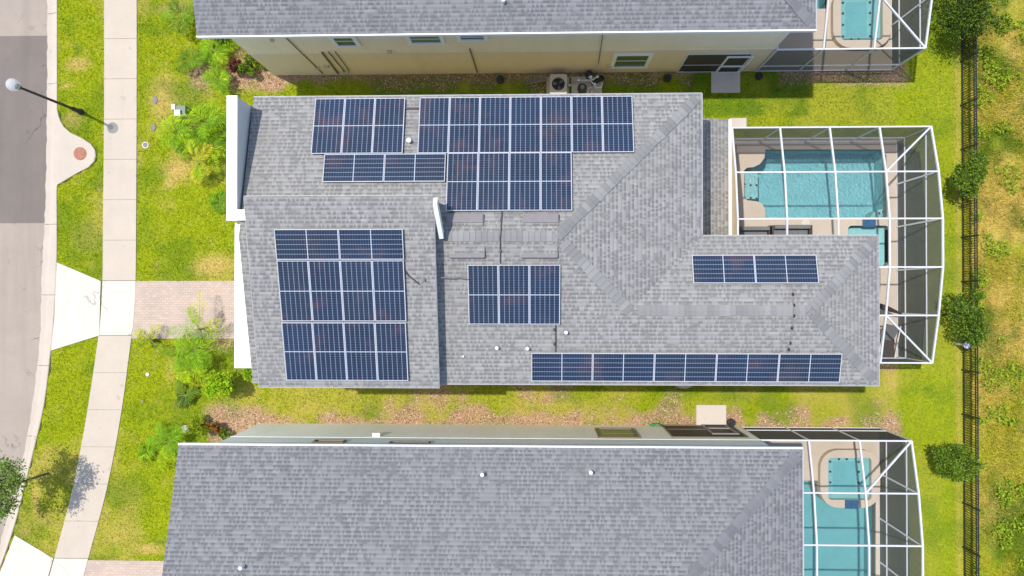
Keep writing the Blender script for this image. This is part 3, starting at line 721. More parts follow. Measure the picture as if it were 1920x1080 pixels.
Lh = thing('house', (0, -10, 0), 'lower greige house with blue grey hip roof and no solar panels', 'house')
ly, lyw, lx0, lx1 = -5.32, -5.48, -12.75, 9.1; pl = .29
yrl = ly-6.6; zrl = E0+pl*6.6
m = MB(); m.rface([(lx0, ly, E0), (lx1, ly, E0), (lx1-6.6, yrl, zrl), (lx0, yrl, zrl)]); m.rface([(lx1, ly, E0), (lx1, ly-13.2, E0), (lx1-6.6, yrl, zrl)]); m.rface([(lx0, ly-13.2, E0), (lx0, yrl, zrl), (lx1-6.6, yrl, zrl), (lx1, ly-13.2, E0)])
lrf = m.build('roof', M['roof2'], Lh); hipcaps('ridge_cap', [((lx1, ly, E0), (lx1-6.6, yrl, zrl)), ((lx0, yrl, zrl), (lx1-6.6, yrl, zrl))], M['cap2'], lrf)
CL = Vector((0, ly, E0)); NL = Vector((0, pl, 1)).normalized()
for x, y in ((905, 887), (1107, 883), (456, 1060)): pipe(x, y, CL, NL, lrf, .06, .3)
m = MB(); m.beam((lx0-.03, ly+.02, E0-.1), (lx1+.03, ly+.02, E0-.1), .07, .18); m.build('fascia', M['white'], Lh); MB().beam((lx1+.02, ly, E0-.1), (lx1+.02, ly-13, E0-.1), .05, .18).build('fascia', M['gutter'], Lh)
m = MB(); m.box(lx0+.02, lx1-.02, ly-13, ly-.02, E0-.22, E0-.2); m.build('soffit', M['white'], Lh)
bx0, bx1 = P(488, 792).x, P(1385, 799).x; zb2 = PY(900, 822, lyw).z
m = MB(); m.box(bx0, bx1, lyw-12, lyw, -.1, zb2); m.build('wall', M['greige'], Lh)
m = MB(); m.box(bx0+.001, bx1-.001, lyw-12, lyw+.006, zb2+.03, E0-.21); m.build('upper_wall', M['sage'], Lh)  # eave shade painted in as a darker band of wall colour
m = MB(); m.box(bx0-.01, bx1+.01, lyw-12.01, lyw+.02, zb2, zb2+.03); m.build('belt_trim', M['greige'], Lh)
win_img(Lh, (1115, 805), (1188, 806), (1122, 822.5), lyw, 1, M['bronze'], M['glassg'], .1)
slider(Lh, (1244, 803), (1378, 804), (1260, 821), (1320, 803), lyw, 1, M['bronze'])
win_img(Lh, (592, 827), (650, 827), (588, 832), lyw, 1, M['bronze'], M['glass'], .06)
win_img(Lh, (732, 830), (808, 830), (730, 834), lyw, 1, M['bronze'], M['glass'], .06)
c = PY(706, 818, lyw); MB().box(c.x-.15, c.x+.15, lyw, lyw+.14, c.z-.1, c.z+.08).build('wall_vent', M['pvc'], Lh)

# ------------------------------------------------------------ pools and decks
def pool(name, label, outline, zw, depth, par_cat='pool', floor='poolwall', grp=None, wm='water'):
    cx = sum(p[0] for p in outline)/len(outline); cy = sum(p[1] for p in outline)/len(outline)
    t = thing(name, (cx, cy, zw-depth), label, par_cat, grp)
    m = MB(); zt = zw+.1; n = len(outline)
    for i in range(n):
        a, b = outline[i], outline[(i+1) % n]; m.face([(*a, zw-depth), (*b, zw-depth), (*b, zt), (*a, zt)])
    m.build('basin_wall', M[floor], t)
    loops = [[Vector((*p, zw-depth)) for p in outline]]; m = MB(); m.v = [tuple(p) for p in loops[0]]
    m.f = [tuple(k) for k in tessellate_polygon(loops)]; m.build('basin_floor', M[floor], t)
    m = MB(); m.v = [(p[0], p[1], zw) for p in outline]; m.f = [tuple(k) for k in tessellate_polygon(loops)]; m.build('water', M[wm], t)
    return t
def arc(cx, cy, r, a0, a1, n=6): return [(cx+r*math.cos(math.radians(a0+(a1-a0)*i/n)), cy+r*math.sin(math.radians(a0+(a1-a0)*i/n))) for i in range(n+1)]
def rrect(x0, x1, y0, y1, r): return arc(x0+r, y0+r, r, 180, 270)+arc(x1-r, y0+r, r, 270, 360)+arc(x1-r, y1-r, r, 0, 90)+arc(x0+r, y1-r, r, 90, 180)
DZ = .10
def deckstruct(rect, holes, name='pool_deck'):
    a, b, c, d = rect; m = MB(); m.slab([(a, c), (b, c), (b, d), (a, d)], -.3, DZ, holes); return struct(name, m, M['deck'])
def jets(t, pts, z, r=.05):
    for x, y in pts: MB().lathe((x, y, z-.01), [(r, 0), (r, .02)], 8).build('jet', M['dark'], t)
Q = lambda z, *a: [tuple(P(x, y, z).xy) for x, y in a]
po = Q(0, (1434, 281), (1652, 281), (1660, 292), (1662, 408), (1434, 408), (1433, 392), (1428, 383), (1418, 378), (1400, 376), (1394, 370), (1394, 320), (1400, 315), (1412, 314), (1424, 308), (1432, 297))
sp = rrect(P(1588, 440).x, P(1664, 440).x, P(0, 500).y, P(0, 428).y, .15)
MP = pool('swimming_pool', 'turquoise swimming pool with rounded entry steps inside the middle screen cage', po, 0, 1.15, wm='ripple')
st = MB(); a = P(1394, 345); b = P(1424, 345); st.slab(Q(0, (1395, 320), (1424, 320), (1424, 372), (1395, 372)), -1.14, -.25); st.build('tanning_ledge', M['poolstep'], MP)
st = MB(); st.slab(Q(0, (1638, 407), (1661, 407), (1661, 390), (1650, 393), (1641, 400)), -1.14, -.3); st.build('corner_seat', M['poolstep'], MP)
jets(MP, [tuple(P(x, y, -.2).xy) for x, y in ((1396, 345), (1408, 347), (1419, 347), (1396, 370), (1408, 371), (1419, 372))], -.24)
jets(MP, [tuple(P(x, y, -.3).xy) for x, y in ((1648, 400), (1656, 397))], -.29)
deckstruct((7.30, 14.95, -2.66, 6.47), [po, sp])
SP = pool('spa', 'small square spa beside the middle pool, half under the roof', sp, .04, .35, 'spa', 'poolstep')
sc_ = MB(); a = P(1615, 426); b = P(1640, 411); sc_.box(a.x, b.x, a.y, b.y, DZ+.004, DZ+.02); sc_.build('spillway', M['tile'], SP)
def spa2(label, X0, X1, Y0, Y1, spill):
    # raised spa, coping ring + water
    o = rrect(X0-.32, X1+.35, Y0-.33, Y1+.33, .75); i = rrect(X0, X1, Y0, Y1, .14)
    t = thing('spa', ((X0+X1)/2, (Y0+Y1)/2, 0), label, 'spa')
    m = MB(); m.slab(o, -1.2, .40, [i]); m.build('coping', M['deck'], t)
    m = MB(); ins_ = [(x, y, .34) for x, y in i]; m.v = ins_; m.f = [tuple(k) for k in tessellate_polygon([[Vector(p) for p in ins_]])]; m.build('water', M['water'], t)
    m = MB(); m.v = [(x, y, .14) for x, y in i]; m.f = [tuple(k) for k in tessellate_polygon([[Vector((x, y, 0)) for x, y in i]])]; m.build('seat_bench', M['calmstep'], t)
    m = MB(); w = X1-X0; h = Y1-Y0; m.box(X0+.28, X1-.55, Y0+.2, Y1-.2, .141, .146); m.build('footwell', M['calmwall'], t)
    jets(t, [(X0+.17, Y0+h*k) for k in (.12, .38, .64, .88)]+[(X1-.42, Y0+h*k) for k in (.12, .38, .64, .88)]+[(X0+w*k, Y1-.1 if spill < 0 else Y0+.1) for k in (.3, .48)], .16)
    ym = Y0 if spill < 0 else Y1; a_, b_ = (X0+w*.38, X0+w*.70)
    m = MB(); m.box(a_, b_, ym-.36 if spill < 0 else ym+.002, ym-.002 if spill < 0 else ym+.36, .402, .415); m.build('spillway', M['tile'], t)
    return i
# upper neighbour
a = P(1577, 75, .4); b = P(1655, -10, .4)
so1 = spa2('raised spa with dark jets at the photo top beside the upper house', a.x, b.x, a.y, b.y, 1)
x0 = P(1530, 20).x; xs1 = P(1552, 20).x
up = [(x0-3, P(0, 36).y), (xs1, P(0, 36).y), (xs1, P(0, -40).y), (x0-3, P(0, -40).y)]
pool('swimming_pool', 'sliver of turquoise pool beside the raised spa at the photo top', up, 0, 1.1, floor='calmwall')
deckstruct((6.1, 14.72, 9.37, 21.9), [up, so1])
# lower neighbour
a = P(1553, 937, .4); b = P(1634, 859, .4)
so2 = spa2('raised spa with dark jets in the lower right screen cage', a.x, b.x, a.y, b.y, -1)
lo2 = Q(0, (1440, 900), (1538, 900), (1538, 865), (1560, 848), (1628, 848), (1640, 862), (1640, 1120), (1440, 1120))
lo = Q(0, (1440, 900), (1538, 900), (1538, 930), (1546, 955), (1580, 968), (1636, 966), (1636, 1120), (1440, 1120))
pool('swimming_pool', 'turquoise pool wrapping around the raised spa at lower right', lo2, 0, 1.1, floor='calmwall')
deckstruct((7.1, 14.10, -21.9, -5.53), [lo2])

# ------------------------------------------------------------ screen cages
def cage(label, loc, xs, prof, east_from=0, wallside=None, short=None, diags=(), wallx0=None, wallscr='scr_wall', xmin_purlin=None, low=None, rail2=2.62):
    t = thing('screen_enclosure', loc, label, 'pool cage', 'white framed screen cages over the pools')
    xe_ = xs[-1]; al = M['alum']; bw = .062
    zof = lambda y: float(np.interp(y, *zip(*sorted(prof))))
    for k, x in enumerate(xs):                                    # arched beams, one per bay
        pr = [p for p in prof if not (short and x < short[0] and not (short[1] <= p[0] <= short[2]))]
        if short and x < short[0] and short[3] is not None: pr = sorted(pr+[(short[3], zof(short[3]))], reverse=prof[0][0] > prof[-1][0])
        m = MB()
        for (y0, z0), (y1, z1) in zip(pr, pr[1:]): m.beam((x, y0, z0), (x, y1, z1), bw, .09)
        m.build('roof_beam', al, t)
    for y, z in prof:                                              # purlins
        xa = xs[0]
        if short and not (short[1] <= y <= short[2]): xa = short[0]-.3
        MB().beam((xa, y, z+.002), (xe_, y, z+.002), .055, .07).build('purlin', al, t)
    ym = [p[0] for p in prof]
    for y, z in prof: MB().beam((xe_, y, DZ), (xe_, y, z-.05), .06, .06).build('post', al, t)      # east wall
    for zz in (DZ+.03, .85, rail2): MB().beam((xe_, ym[0], zz), (xe_, ym[-1], zz), .055, .055).build('rail', al, t)
    for yw in wallside:
        x0w = wallx0 if wallx0 is not None else xs[0]
        for x in [x for x in xs[:-1] if x >= x0w]: MB().beam((x, yw, DZ), (x, yw, 2.94), .06, .06).build('post', al, t)
        for zz in (DZ+.03, .85): MB().beam((x0w, yw, zz), (xe_-.03, yw, zz), .055, .055).build('rail', al, t)
        m = MB(); m.face([(x0w, yw, DZ), (xe_, yw, DZ), (xe_, yw, 2.96), (x0w, yw, 2.96)]); m.build('wall_screen', M[wallscr], t)
    for p, q in diags: MB().beam((p[0], p[1], zof(p[1])+.004), (q[0], q[1], zof(q[1])+.004), .06, .08).build('brace', al, t)
    m = MB()
    for (y0, z0), (y1, z1) in zip(prof, prof[1:]): m.face([(xe_, y0, DZ), (xe_, y1, DZ), (xe_, y1, z1), (xe_, y0, z0)])
    m.build('wall_screen', M['scr_wall'], t)
    m = MB()
    for (y0, z0), (y1, z1) in zip(prof, prof[1:]):
        xa = xs[0] if not short or short[1] <= min(y0, y1) and max(y0, y1) <= short[2] else short[0]-.3
        m.face([(xa, y0, z0), (xe_, y0, z0), (xe_, y1, z1), (xa, y1, z1)])
    m.build('roof_screen', M['scr_roof'], t)
    return t
ysm = [6.39, 4.60, 2.82, 1.03, -.76, -2.57]; prof = list(zip(ysm, [3.0, 3.55, 3.84, 3.84, 3.5, 3.0]))
MC = cage('white framed screen cage over the middle house pool', (11, 2, 0), [7.39, 9.2, 11.07, 12.94, 14.87], prof, wallside=(6.39, -2.57), wallx0=7.39,
     short=(12.0, 2.5, 7, 2.1), diags=(((14.87, 6.39), (12.94, 4.60)), ((14.87, -2.57), (12.94, -.76))))
m = MB()
for (y0, z0), (y1, z1) in zip(prof[:2], prof[1:3]): m.face([(7.36, y0, 2.9), (7.36, y1, 2.9), (7.36, y1, z1-.05), (7.36, y0, z0-.05)])
m.face([(7.36, 2.82, 2.9), (7.36, 2.1, 2.9), (7.36, 2.1, 3.79), (7.36, 2.82, 3.79)]); m.build('infill_wall', M['cream2'], H)
yu = 9.37
pu_ = [(yu, 3.0), (yu+1.82, 3.55), (yu+3.64, 3.84), (yu+5.5, 3.84), (yu+7.3, 3.5), (yu+9.1, 3)]
cage('white framed screen cage beside the upper house at the photo top', (11, yu, 0), [9.1, 10.85, 12.75, 14.67], pu_, wallside=(yu,), wallx0=9.05, diags=(((14.67, yu), (12.75, yu+1.82)),))
yl = -5.52
pl_ = [(yl, 3.0), (yl-1.85, 3.55), (yl-3.7, 3.84), (yl-5.5, 3.84), (yl-7.3, 3.5), (yl-9.1, 3)]
cage('white framed screen cage with brown black side mesh beside the lower house', (11, yl, 0), [8.4, 10.25, 12.15, 14.09], pl_, wallside=(yl,), wallx0=8.4, wallscr='scr_dark', diags=(((14.09, yl), (12.15, yl-1.85)),))

# ------------------------------------------------------------ fence
FN = thing('fence', (FENCE_X, 0, 0), 'long black metal picket fence between the back yards and the wild field', 'fence')
sp_ = 1.83; y = 15.2; k = 0
ys3 = []
while y > -15.5: ys3.append(y); y -= sp_
for yy in ys3: MB().box(FENCE_X-.035, FENCE_X+.035, yy-.035, yy+.035, -.05, 1.26).build('post', M['black'], FN)
for a, b in zip(ys3, ys3[1:]):
    m = MB(); n = 18
    for i in range(1, n): yy = a+(b-a)*i/n; m.box(FENCE_X-.011, FENCE_X+.011, yy-.011, yy+.011, .05, 1.2)
    m.build('pickets', M['black'], FN)
    for z in (.15, 1.02, 1.18): MB().box(FENCE_X-.02, FENCE_X+.02, b+.035, a-.035, z-.018, z+.018).build('rail', M['black'], FN)

# ------------------------------------------------------------ foliage
def leaves(c, axis, size, width, cols, droop=0):
    """diamond leaves: centre c, unit axis, arrays"""
    n = len(c); up = np.tile([0, 0, 1.], (n, 1)); side = np.cross(axis, up+rng.normal(0, .5, (n, 3))); side /= np.linalg.norm(side, axis=1, keepdims=True)+1e-9
    s = size[:, None]; w = width[:, None]
    V = np.stack([c, c+axis*s*.45+side*w, c+axis*s-np.array([0, 0, 1])*s*droop, c+axis*s*.45-side*w], 1)
    return V.reshape(-1, 3), np.arange(4*n).reshape(-1, 4), np.repeat(cols, 4, 0)
def randdir(n):
    d = rng.normal(size=(n, 3)); return d/np.linalg.norm(d, axis=1, keepdims=True)
def tree(loc, r, h, label, cat, palette, nleaf=3500, leaf=.10, nblob=14, group=None, name='tree', trunk=.05, flat=.75, lean=(0, 0), gap=.5):
    loc = Vector(loc); t = thing(name, loc, label, cat, group)
    cc = loc+Vector((lean[0], lean[1], h-r*flat*.55)); m = MB(); m.tube([loc-Vector((0, 0, .05)), loc.lerp(cc, .5)+Vector((R(-.05, .05), R(-.05, .05), 0)), cc], [trunk, trunk*.8, trunk*.45], 7)
    bl = []; ph = R(0, 6.28)
    for i in range(nblob):
        a = R(0, 6.28); q = r*math.sqrt(R(.02, 1))*.78; z = R(-.5, .55)*r*flat*(1-.5*(q/r)**2)
        q *= 1+.28*math.sin(2*a+ph)+.15*math.sin(5*a+2*ph); b = cc+Vector((q*math.cos(a), q*math.sin(a), z)); bl.append((b, r*R(.16, .40)))
        m.tube([loc.lerp(cc, R(.45, .8)), (cc+b)/2+Vector((0, 0, -.05)), b], [trunk*.4, trunk*.25, trunk*.12], 5)
    m.build('trunk', M['bark'], t)
    per = nleaf//nblob; Vs, Fs, Cs = [], [], []; o = 0; pal = np.array(palette)
    for b, br in bl:
        d = randdir(per); rad = br*rng.uniform(gap, 1.08, per)[:, None]; c = np.array(b)+d*(rad*np.where(rng.random((per, 1)) < .12, 1.35, 1))*np.array([1, 1, .8])
        ax = d+rng.normal(0, .6, (per, 3)); ax /= np.linalg.norm(ax, axis=1, keepdims=True)
        base = pal[rng.integers(len(pal), size=per)]*rng.uniform(.75, 1.25, (per, 1))*R(.85, 1.15)
        sz = leaf*rng.uniform(.7, 1.3, per); V, Fc, C = leaves(c, ax, sz, sz*.3, base); Vs.append(V); Fs.append(Fc+o); Cs.append(C); o += len(V)
    color_mesh('crown', np.concatenate(Vs), np.concatenate(Fs), np.concatenate(Cs), M['leaf'], t, loc)
    return t
def palm(loc, n, L, label, palette, h=.8, name='palm', cat='palm', group=None, arch=.55, leaflets=24, ll=.32, spread=1.0, dirs=None, w=.012):
    loc = Vector(loc); t = thing(name, loc, label, cat, group); pal = np.array(palette)
    top = loc+Vector((0, 0, h)); MB().tube([loc-Vector((0, 0, .05)), top], [.06, .045], 8).build('trunk', M['bark'], t)
    Vs, Fs, Cs = [], [], []; o = 0; ms = MB()
    n = max(5, int(n*.8))
    for i in range(n):
        a = 2*math.pi*(i*.381966)+R(-.45, .45) if dirs is None else math.radians(dirs[i % len(dirs)]+R(-10, 10))
        el = R(.15, 1.15)*spread; Lf = L*R(.6, 1.3); ks = 9; pts = []
        for k in range(ks):
            s = k/(ks-1); rr = Lf*(s*math.cos(el*.8)); zz = Lf*(s*math.sin(el)-arch*s*s)
            pts.append(top+Vector((rr*math.cos(a+.15*s), rr*math.sin(a+.15*s), zz)))
        ms.tube(pts, [.012-.001*k for k in range(ks)], 4)
        pn = np.array([tuple(p) for p in pts]); sidx = np.repeat(np.linspace(.14, 1, leaflets), 2); si = sidx*(ks-1); i0 = np.minimum(si.astype(int), ks-2); fr = (si-i0)[:, None]
        c = pn[i0]*(1-fr)+pn[i0+1]*fr; d = pn[i0+1]-pn[i0]; d /= np.linalg.norm(d, axis=1, keepdims=True)
        sg = np.tile([1., -1.], leaflets)[:, None]; side = np.cross(d, [0, 0, 1.]); side /= np.linalg.norm(side, axis=1, keepdims=True)+1e-9
        ax = side*sg+d*.75+np.array([0, 0, .15])+rng.normal(0, .12, (len(c), 3)); ax /= np.linalg.norm(ax, axis=1, keepdims=True)
        sz = ll*np.sin(np.clip(sidx*2.7+.25, 0, 3.05))*rng.uniform(.85, 1.15, len(c))+.03; col = pal[rng.integers(len(pal))]*rng.uniform(.8, 1.2, (len(c), 1))
        V, Fc, C = leaves(c, ax, sz, np.full(len(c), w), col, .25); Vs.append(V); Fs.append(Fc+o); Cs.append(C); o += len(V)
    ms.build('stem', M['stem'], t)
    color_mesh('fronds', np.concatenate(Vs), np.concatenate(Fs), np.concatenate(Cs), M['leaf'], t, loc)
    return t
def at(px, py, z): p = P(px, py, z); return (p.x, p.y, 0)
DG = [(.10, .17, .015), (.15, .25, .02), (.22, .33, .03), (.055, .10, .012)]
BG = [(.32, .52, .015), (.24, .46, .015), (.44, .60, .02), (.20, .38, .012)]
YG = [(.56, .58, .03), (.66, .58, .04), (.46, .54, .02)]
GRP = 'small trees along the back fence'
tree(at(1812, 325, 1.6), .86, 2.2, 'small dark leafy tree straddling the fence right of the middle pool cage', 'tree', DG, 5200, .085, 22, GRP)
tree(at(1810, 592, 1.7), .98, 2.3, 'round dark tree by the fence just above the small white post cap', 'tree', DG+[(.06, .13, .02)], 5600, .085, 22, GRP)
tree(at(1780, 864, 1.6), .92, 2.2, 'dark tree on the mown lawn right of the lower pool cage', 'tree', DG, 5600, .085, 22, GRP)
tree(at(1806, 15, 1.8), 1.45, 2.8, 'largest dark fence tree cut by the top edge of the photo', 'tree', DG[:2]+[(.02, .045, .012)], 7500, .085, 30, GRP)
tree(at(14, 915, 2.6), 1.38, 3.6, 'airy street tree overhanging the kerb at the lower left corner', 'tree', [(.17, .27, .05), (.26, .37, .07), (.11, .18, .03)], 4200, .10, 46, None, trunk=.05, lean=(-.3, 0), gap=.15)
# front garden plants
PG = 'feathery palms in the front gardens'
palm(at(383, 225, .9), 26, 1.25, 'large bright green palm right of the green utility box', BG, .7, group=PG)
palm(at(330, 248, .6), 18, .95, 'palm spreading just below the green utility box', BG, .5, group=PG)
palm(at(392, 272, .7), 16, 1.0, 'palm with dark fronds beside the tall white parapet', BG+DG[2:3], .5, group=PG)
palm(at(350, 268, .5), 12, .7, 'small light green palm between two larger ones', BG, .4, group=PG)
palm(at(372, 308, .6), 10, 1.0, 'yellowish palm with drooping fronds over the orange dry patch', YG+BG[:1], .6, group=PG, dirs=[-70, -100, 40, 60, -50, 90])
palm(at(410, 378, .3), 9, .55, 'tiny lime green palm against the parapet', [(.2, .38, .02)], .15, group=PG)
palm(at(335, 28, .9), 16, 1.0, 'palm in the grass near the top edge left of the upper roof', DG[1:3]+BG[3:], .7, group=PG)
palm(at(355, 112, .6), 12, .7, 'palm left of the bare dirt patch by the upper house', DG[1:3]+BG[3:], .5, group=PG)
palm(at(398, 92, .7), 18, .85, 'bright palm at the upper house front corner', BG, .5, group=PG)
palm(at(408, 150, .6), 14, .75, 'palm between the dirt patch and the mulch bed', BG, .5, group=PG)
palm(at(362, 655, .9), 26, 1.3, 'large palm just south of the paver driveway', BG, .7, group=PG)
palm(at(364, 618, 1.4), 7, 1.6, 'tall palm with long fronds reaching over the paver driveway', YG[:1]+BG, 1.0, group=PG, dirs=[88, 75, 180, 20], arch=.2, ll=.34)
palm(at(282, 640, .6), 6, .9, 'thin palm at the driveway edge near the sidewalk', DG[2:3]+YG[:1], .5, group=PG, dirs=[130, 170, -40, 60])
palm(at(345, 742, .4), 14, .6, 'low dark palm in open grass between driveway and lower house', DG[1:3]+[(.09, .16, .03)], .25, group=PG)
palm(at(352, 690, .7), 14, .9, 'palm directly below the large driveway palm', BG, .5, group=PG)
palm(at(312, 830, .8), 20, 1.15, 'palm partly under the lower house roof corner', BG, .6, group=PG)
palm(at(275, 848, .2), 10, .4, 'tiny palm sprout left of the lower roof corner', BG, .15, group=PG)
SG = 'garden shrubs'
tree(at(418, 722, 1.0), .75, 1.6, 'rounded yellow green shrub off the canopy corner', 'shrub', BG+YG[2:], 2600, .09, 12, SG, 'shrub')
tree(at(480, 700, .6), .6, 1.1, 'green shrub tucked under the front block roof corner', 'shrub', BG, 1600, .09, 10, SG, 'shrub')
tree(at(376, 798, .6), .5, .9, 'bright yellow green shrub above the lower roof corner', 'shrub', [(.36, .42, .02), (.22, .33, .02)], 1500, .08, 9, SG, 'shrub')
tree(at(402, 798, .4), .33, .7, 'orange leaved shrub near the lower house corner', 'shrub', [(.42, .13, .03), (.30, .18, .03), (.1, .1, .02)], 900, .09, 7, SG, 'shrub')
tree(at(421, 812, .3), .25, .5, 'small green shrub against the lower house front corner', 'shrub', DG, 600, .08, 6, SG, 'shrub')
tree(at(441, 124, .4), .38, .7, 'red leaved shrub in the dark mulch bed', 'shrub', [(.30, .05, .03), (.14, .04, .03), (.08, .07, .03)], 600, .10, 6, SG, 'shrub')
tree(at(473, 127, .3), .42, .8, 'dark green shrub at the upper house front corner', 'shrub', DG, 1300, .09, 8, SG, 'shrub')
tree(at(418, 62, .5), .6, 1.0, 'dark shrub under the upper roof left corner', 'shrub', DG+BG[3:], 1800, .09, 9, SG, 'shrub')
tree(at(455, 640, .3), .4, .7, 'low shrub by the paver driveway and canopy', 'shrub', BG+[(.3, .16, .08)], 1100, .08, 8, SG, 'shrub')

# grass blades and mulch chips
def in_rect(x, y, a, b, c, d): return (x > a) & (x < b) & (y > c) & (y < d)
def plantable(x, y):
    ysr = np.arange(-17, 17.01, .05); i = np.clip(((y+17)/.05).astype(int), 0, len(ysr)-1)
    L = {k: np.array([lx(l, float(v)) for v in ysr]) for k, l in (('c', curb_e), ('w', walk_w), ('e', walk_e))}
    ok = (x > L['c'][i]+.02) & ((x < L['w'][i]-.02) | (x > L['e'][i]+.02))
    for a, b, c, d in POOLS: ok &= ~in_rect(x, y, a, b, c, d)
    ok &= ~in_rect(x, y, xw+.2, xe-.4, ys_+.4, yn-.4) & ~in_rect(x, y, xe-.5, xe2-.4, ys_+.4, yn2)
    ok &= ~in_rect(x, y, wx0, wx1, uyw, 40) & ~in_rect(x, y, bx0, bx1, -40, lyw)
    dyn, dys = P(0, 527).y, P(0, 634).y; ok &= ~((x < -9.6) & (x > L['e'][i]-.1) & (y < dyn-.02) & (y > dys+.02))
    ok &= ~((x < -12) & (y < P(0, 1048).y))
    a, b = P(108, 492), P(190, 527); c, d = P(187, 629), P(97, 657)
    top = a.y+(x-a.x)*(b.y-a.y)/(b.x-a.x); bot = d.y+(x-d.x)*(c.y-d.y)/(c.x-d.x); ok &= ~((x < L['w'][i]) & (y < top) & (y > bot))
    a, b = P(29, 1003), P(101, 1046); top = a.y+(x-a.x)*(b.y-a.y)/(b.x-a.x); ok &= ~((x < L['w'][i]) & (y < top) & (y < P(0, 990).y))
    return ok
def scatter(n, x0, x1, y0, y1):
    x = rng.uniform(x0, x1, n); y = rng.uniform(y0, y1, n); ok = plantable(x, y); return x[ok], y[ok]
def make_blades(name, label, x, y, L, wd, col, lean, mat, flat=False, z0=0):
    n = len(x); a = rng.uniform(0, 2*np.pi, n); ca_, sa = np.cos(a), np.sin(a); b = np.stack([x, y, np.full(n, z0)], 1)
    side = np.stack([-sa, ca_, np.zeros(n)], 1)*wd[:, None]; tip = b+np.stack([ca_*lean*L, sa*lean*L, L*np.sqrt(np.clip(1-lean**2, 0.0, 1))], 1)
    V = np.stack([b-side, b+side, tip], 1).reshape(-1, 3); Fc = np.arange(3*n).reshape(-1, 3)
    o = color_mesh(name, V, Fc, np.repeat(col, 3, 0), mat); return tag(o, label, name.split('_')[-1] if label else None, kind='stuff')
def lerp3(a, b, t): return np.array(a)*(1-t[:, None])+np.array(b)*t[:, None]
x, y = scatter(470000, -23.5, 17.5, -13.2, 13.2); mu, dr, gr = cover(x, y)
sel = rng.random(len(x)) > mu*.92+dr*.25; x, y, mu, dr, gr = x[sel], y[sel], mu[sel], dr[sel], gr[sel]; n = len(x)
patch = np.clip((fbm(x, y, .9, 131)-.3)*2.2, 0, 1)
col = lerp3((.24, .36, .010), (.58, .57, .014), np.clip(patch*.55+rng.random(n)*.35+(fbm(x, y, .33, 501)-.5)*1.1, 0, 1))
t_ = np.clip(dr*1.1*rng.uniform(.4, 1.3, n), 0, 1); col = col*(1-t_[:, None])+np.array((.78, .56, .17))*t_[:, None]
t_ = np.clip(gr*rng.uniform(.5, 1.2, n), 0, 1); col = col*(1-t_[:, None])+np.array((.16, .30, .012))*t_[:, None]
yard = np.clip((x-13)/3, 0, 1)*.5; col = col*(1-yard[:, None])+np.array((.46, .56, .05))*yard[:, None]
col *= rng.uniform(.6, 1.2, (n, 1))*np.array((.95, .98, 1.6))
make_blades('lawn_grass', None, x, y, rng.uniform(.05, .11, n), rng.uniform(.008, .016, n), col, rng.uniform(.3, .95, n), M['blade'])
# coarse tufts
x, y = scatter(42000, -23.5, 17.4, -13.2, 13.2); cl = fbm(x, y, .5, 301); mu, dr, gr = cover(x, y); s_ = (cl > .56) & (mu < .4); x, y, dr = x[s_], y[s_], dr[s_]; n = len(x)
col = lerp3((.22, .34, .012), (.62, .66, .03), rng.random(n)); col = col*(1-dr[:, None]*.6)+np.array((.55, .45, .18))*dr[:, None]*.6
make_blades('lawn_weeds', None, x, y, rng.uniform(.10, .18, n), rng.uniform(.010, .02, n), col, rng.uniform(.4, .95, n), M['blade'])
# field beyond the fence
x, y = scatter(190000, FENCE_X+.05, 24.5, -13.5, 13.5); mu, dr, gr = cover(x, y); n = len(x)
col = lerp3((.36, .38, .025), (.70, .60, .08), rng.random(n)); t_ = np.clip(dr*rng.uniform(.5, 1.2, n), 0, 1); col = col*(1-t_[:, None])+np.array((.82, .62, .20))*t_[:, None]
t_ = np.clip(gr*rng.uniform(.5, 1.1, n), 0, 1); col = col*(1-t_[:, None])+np.array((.13, .25, .015))*t_[:, None]
hh = .10+.28*np.clip(fbm(x, y, 1.2, 55)-.3, 0, 1)
make_blades('field_grass', None, x, y, hh*rng.uniform(.6, 1.5, n), rng.uniform(.009, .022, n), col*rng.uniform(.7, 1.25, (n, 1)), rng.uniform(.2, .95, n), M['blade'])
# low weeds with broad leaves in the field
x, y = scatter(60000, FENCE_X+.3, 24.5, -13.5, 13.5); s_ = fbm(x, y, 1.0, 411) > .61; x, y = x[s_], y[s_]; n = len(x)
zz = rng.uniform(.05, .42, n)*np.clip((fbm(x, y, 1.0, 411)-.5)*8, .3, 1.3); ax = randdir(n); ax[:, 2] = np.abs(ax[:, 2])*.6; sz = rng.uniform(.07, .15, n)
wc = lerp3((.14, .26, .015), (.44, .54, .03), rng.random(n)); V, Fc, C = leaves(np.stack([x, y, zz], 1), ax, sz, sz*.28, wc)
tag(color_mesh('field_weeds', V, Fc, C, M['leaf']), kind='stuff')
# mulch
x, y = scatter(330000, -15.5, 15.2, -6.6, 13.0); mu, dr, gr = cover(x, y); s_ = rng.random(len(x)) < mu*1.1-.25; x, y = x[s_], y[s_]; n = len(x)
mc_ = np.array([(.20, .11, .06), (.40, .24, .14), (.60, .42, .26), (.13, .08, .05), (.50, .28, .15), (.74, .58, .40)])
make_blades('mulch', None, x, y, rng.uniform(.03, .09, n), rng.uniform(.010, .022, n), mc_[rng.integers(len(mc_), size=n)]*rng.uniform(.8, 1.2, (n, 1)), rng.uniform(.8, .995, n), M['chip'])

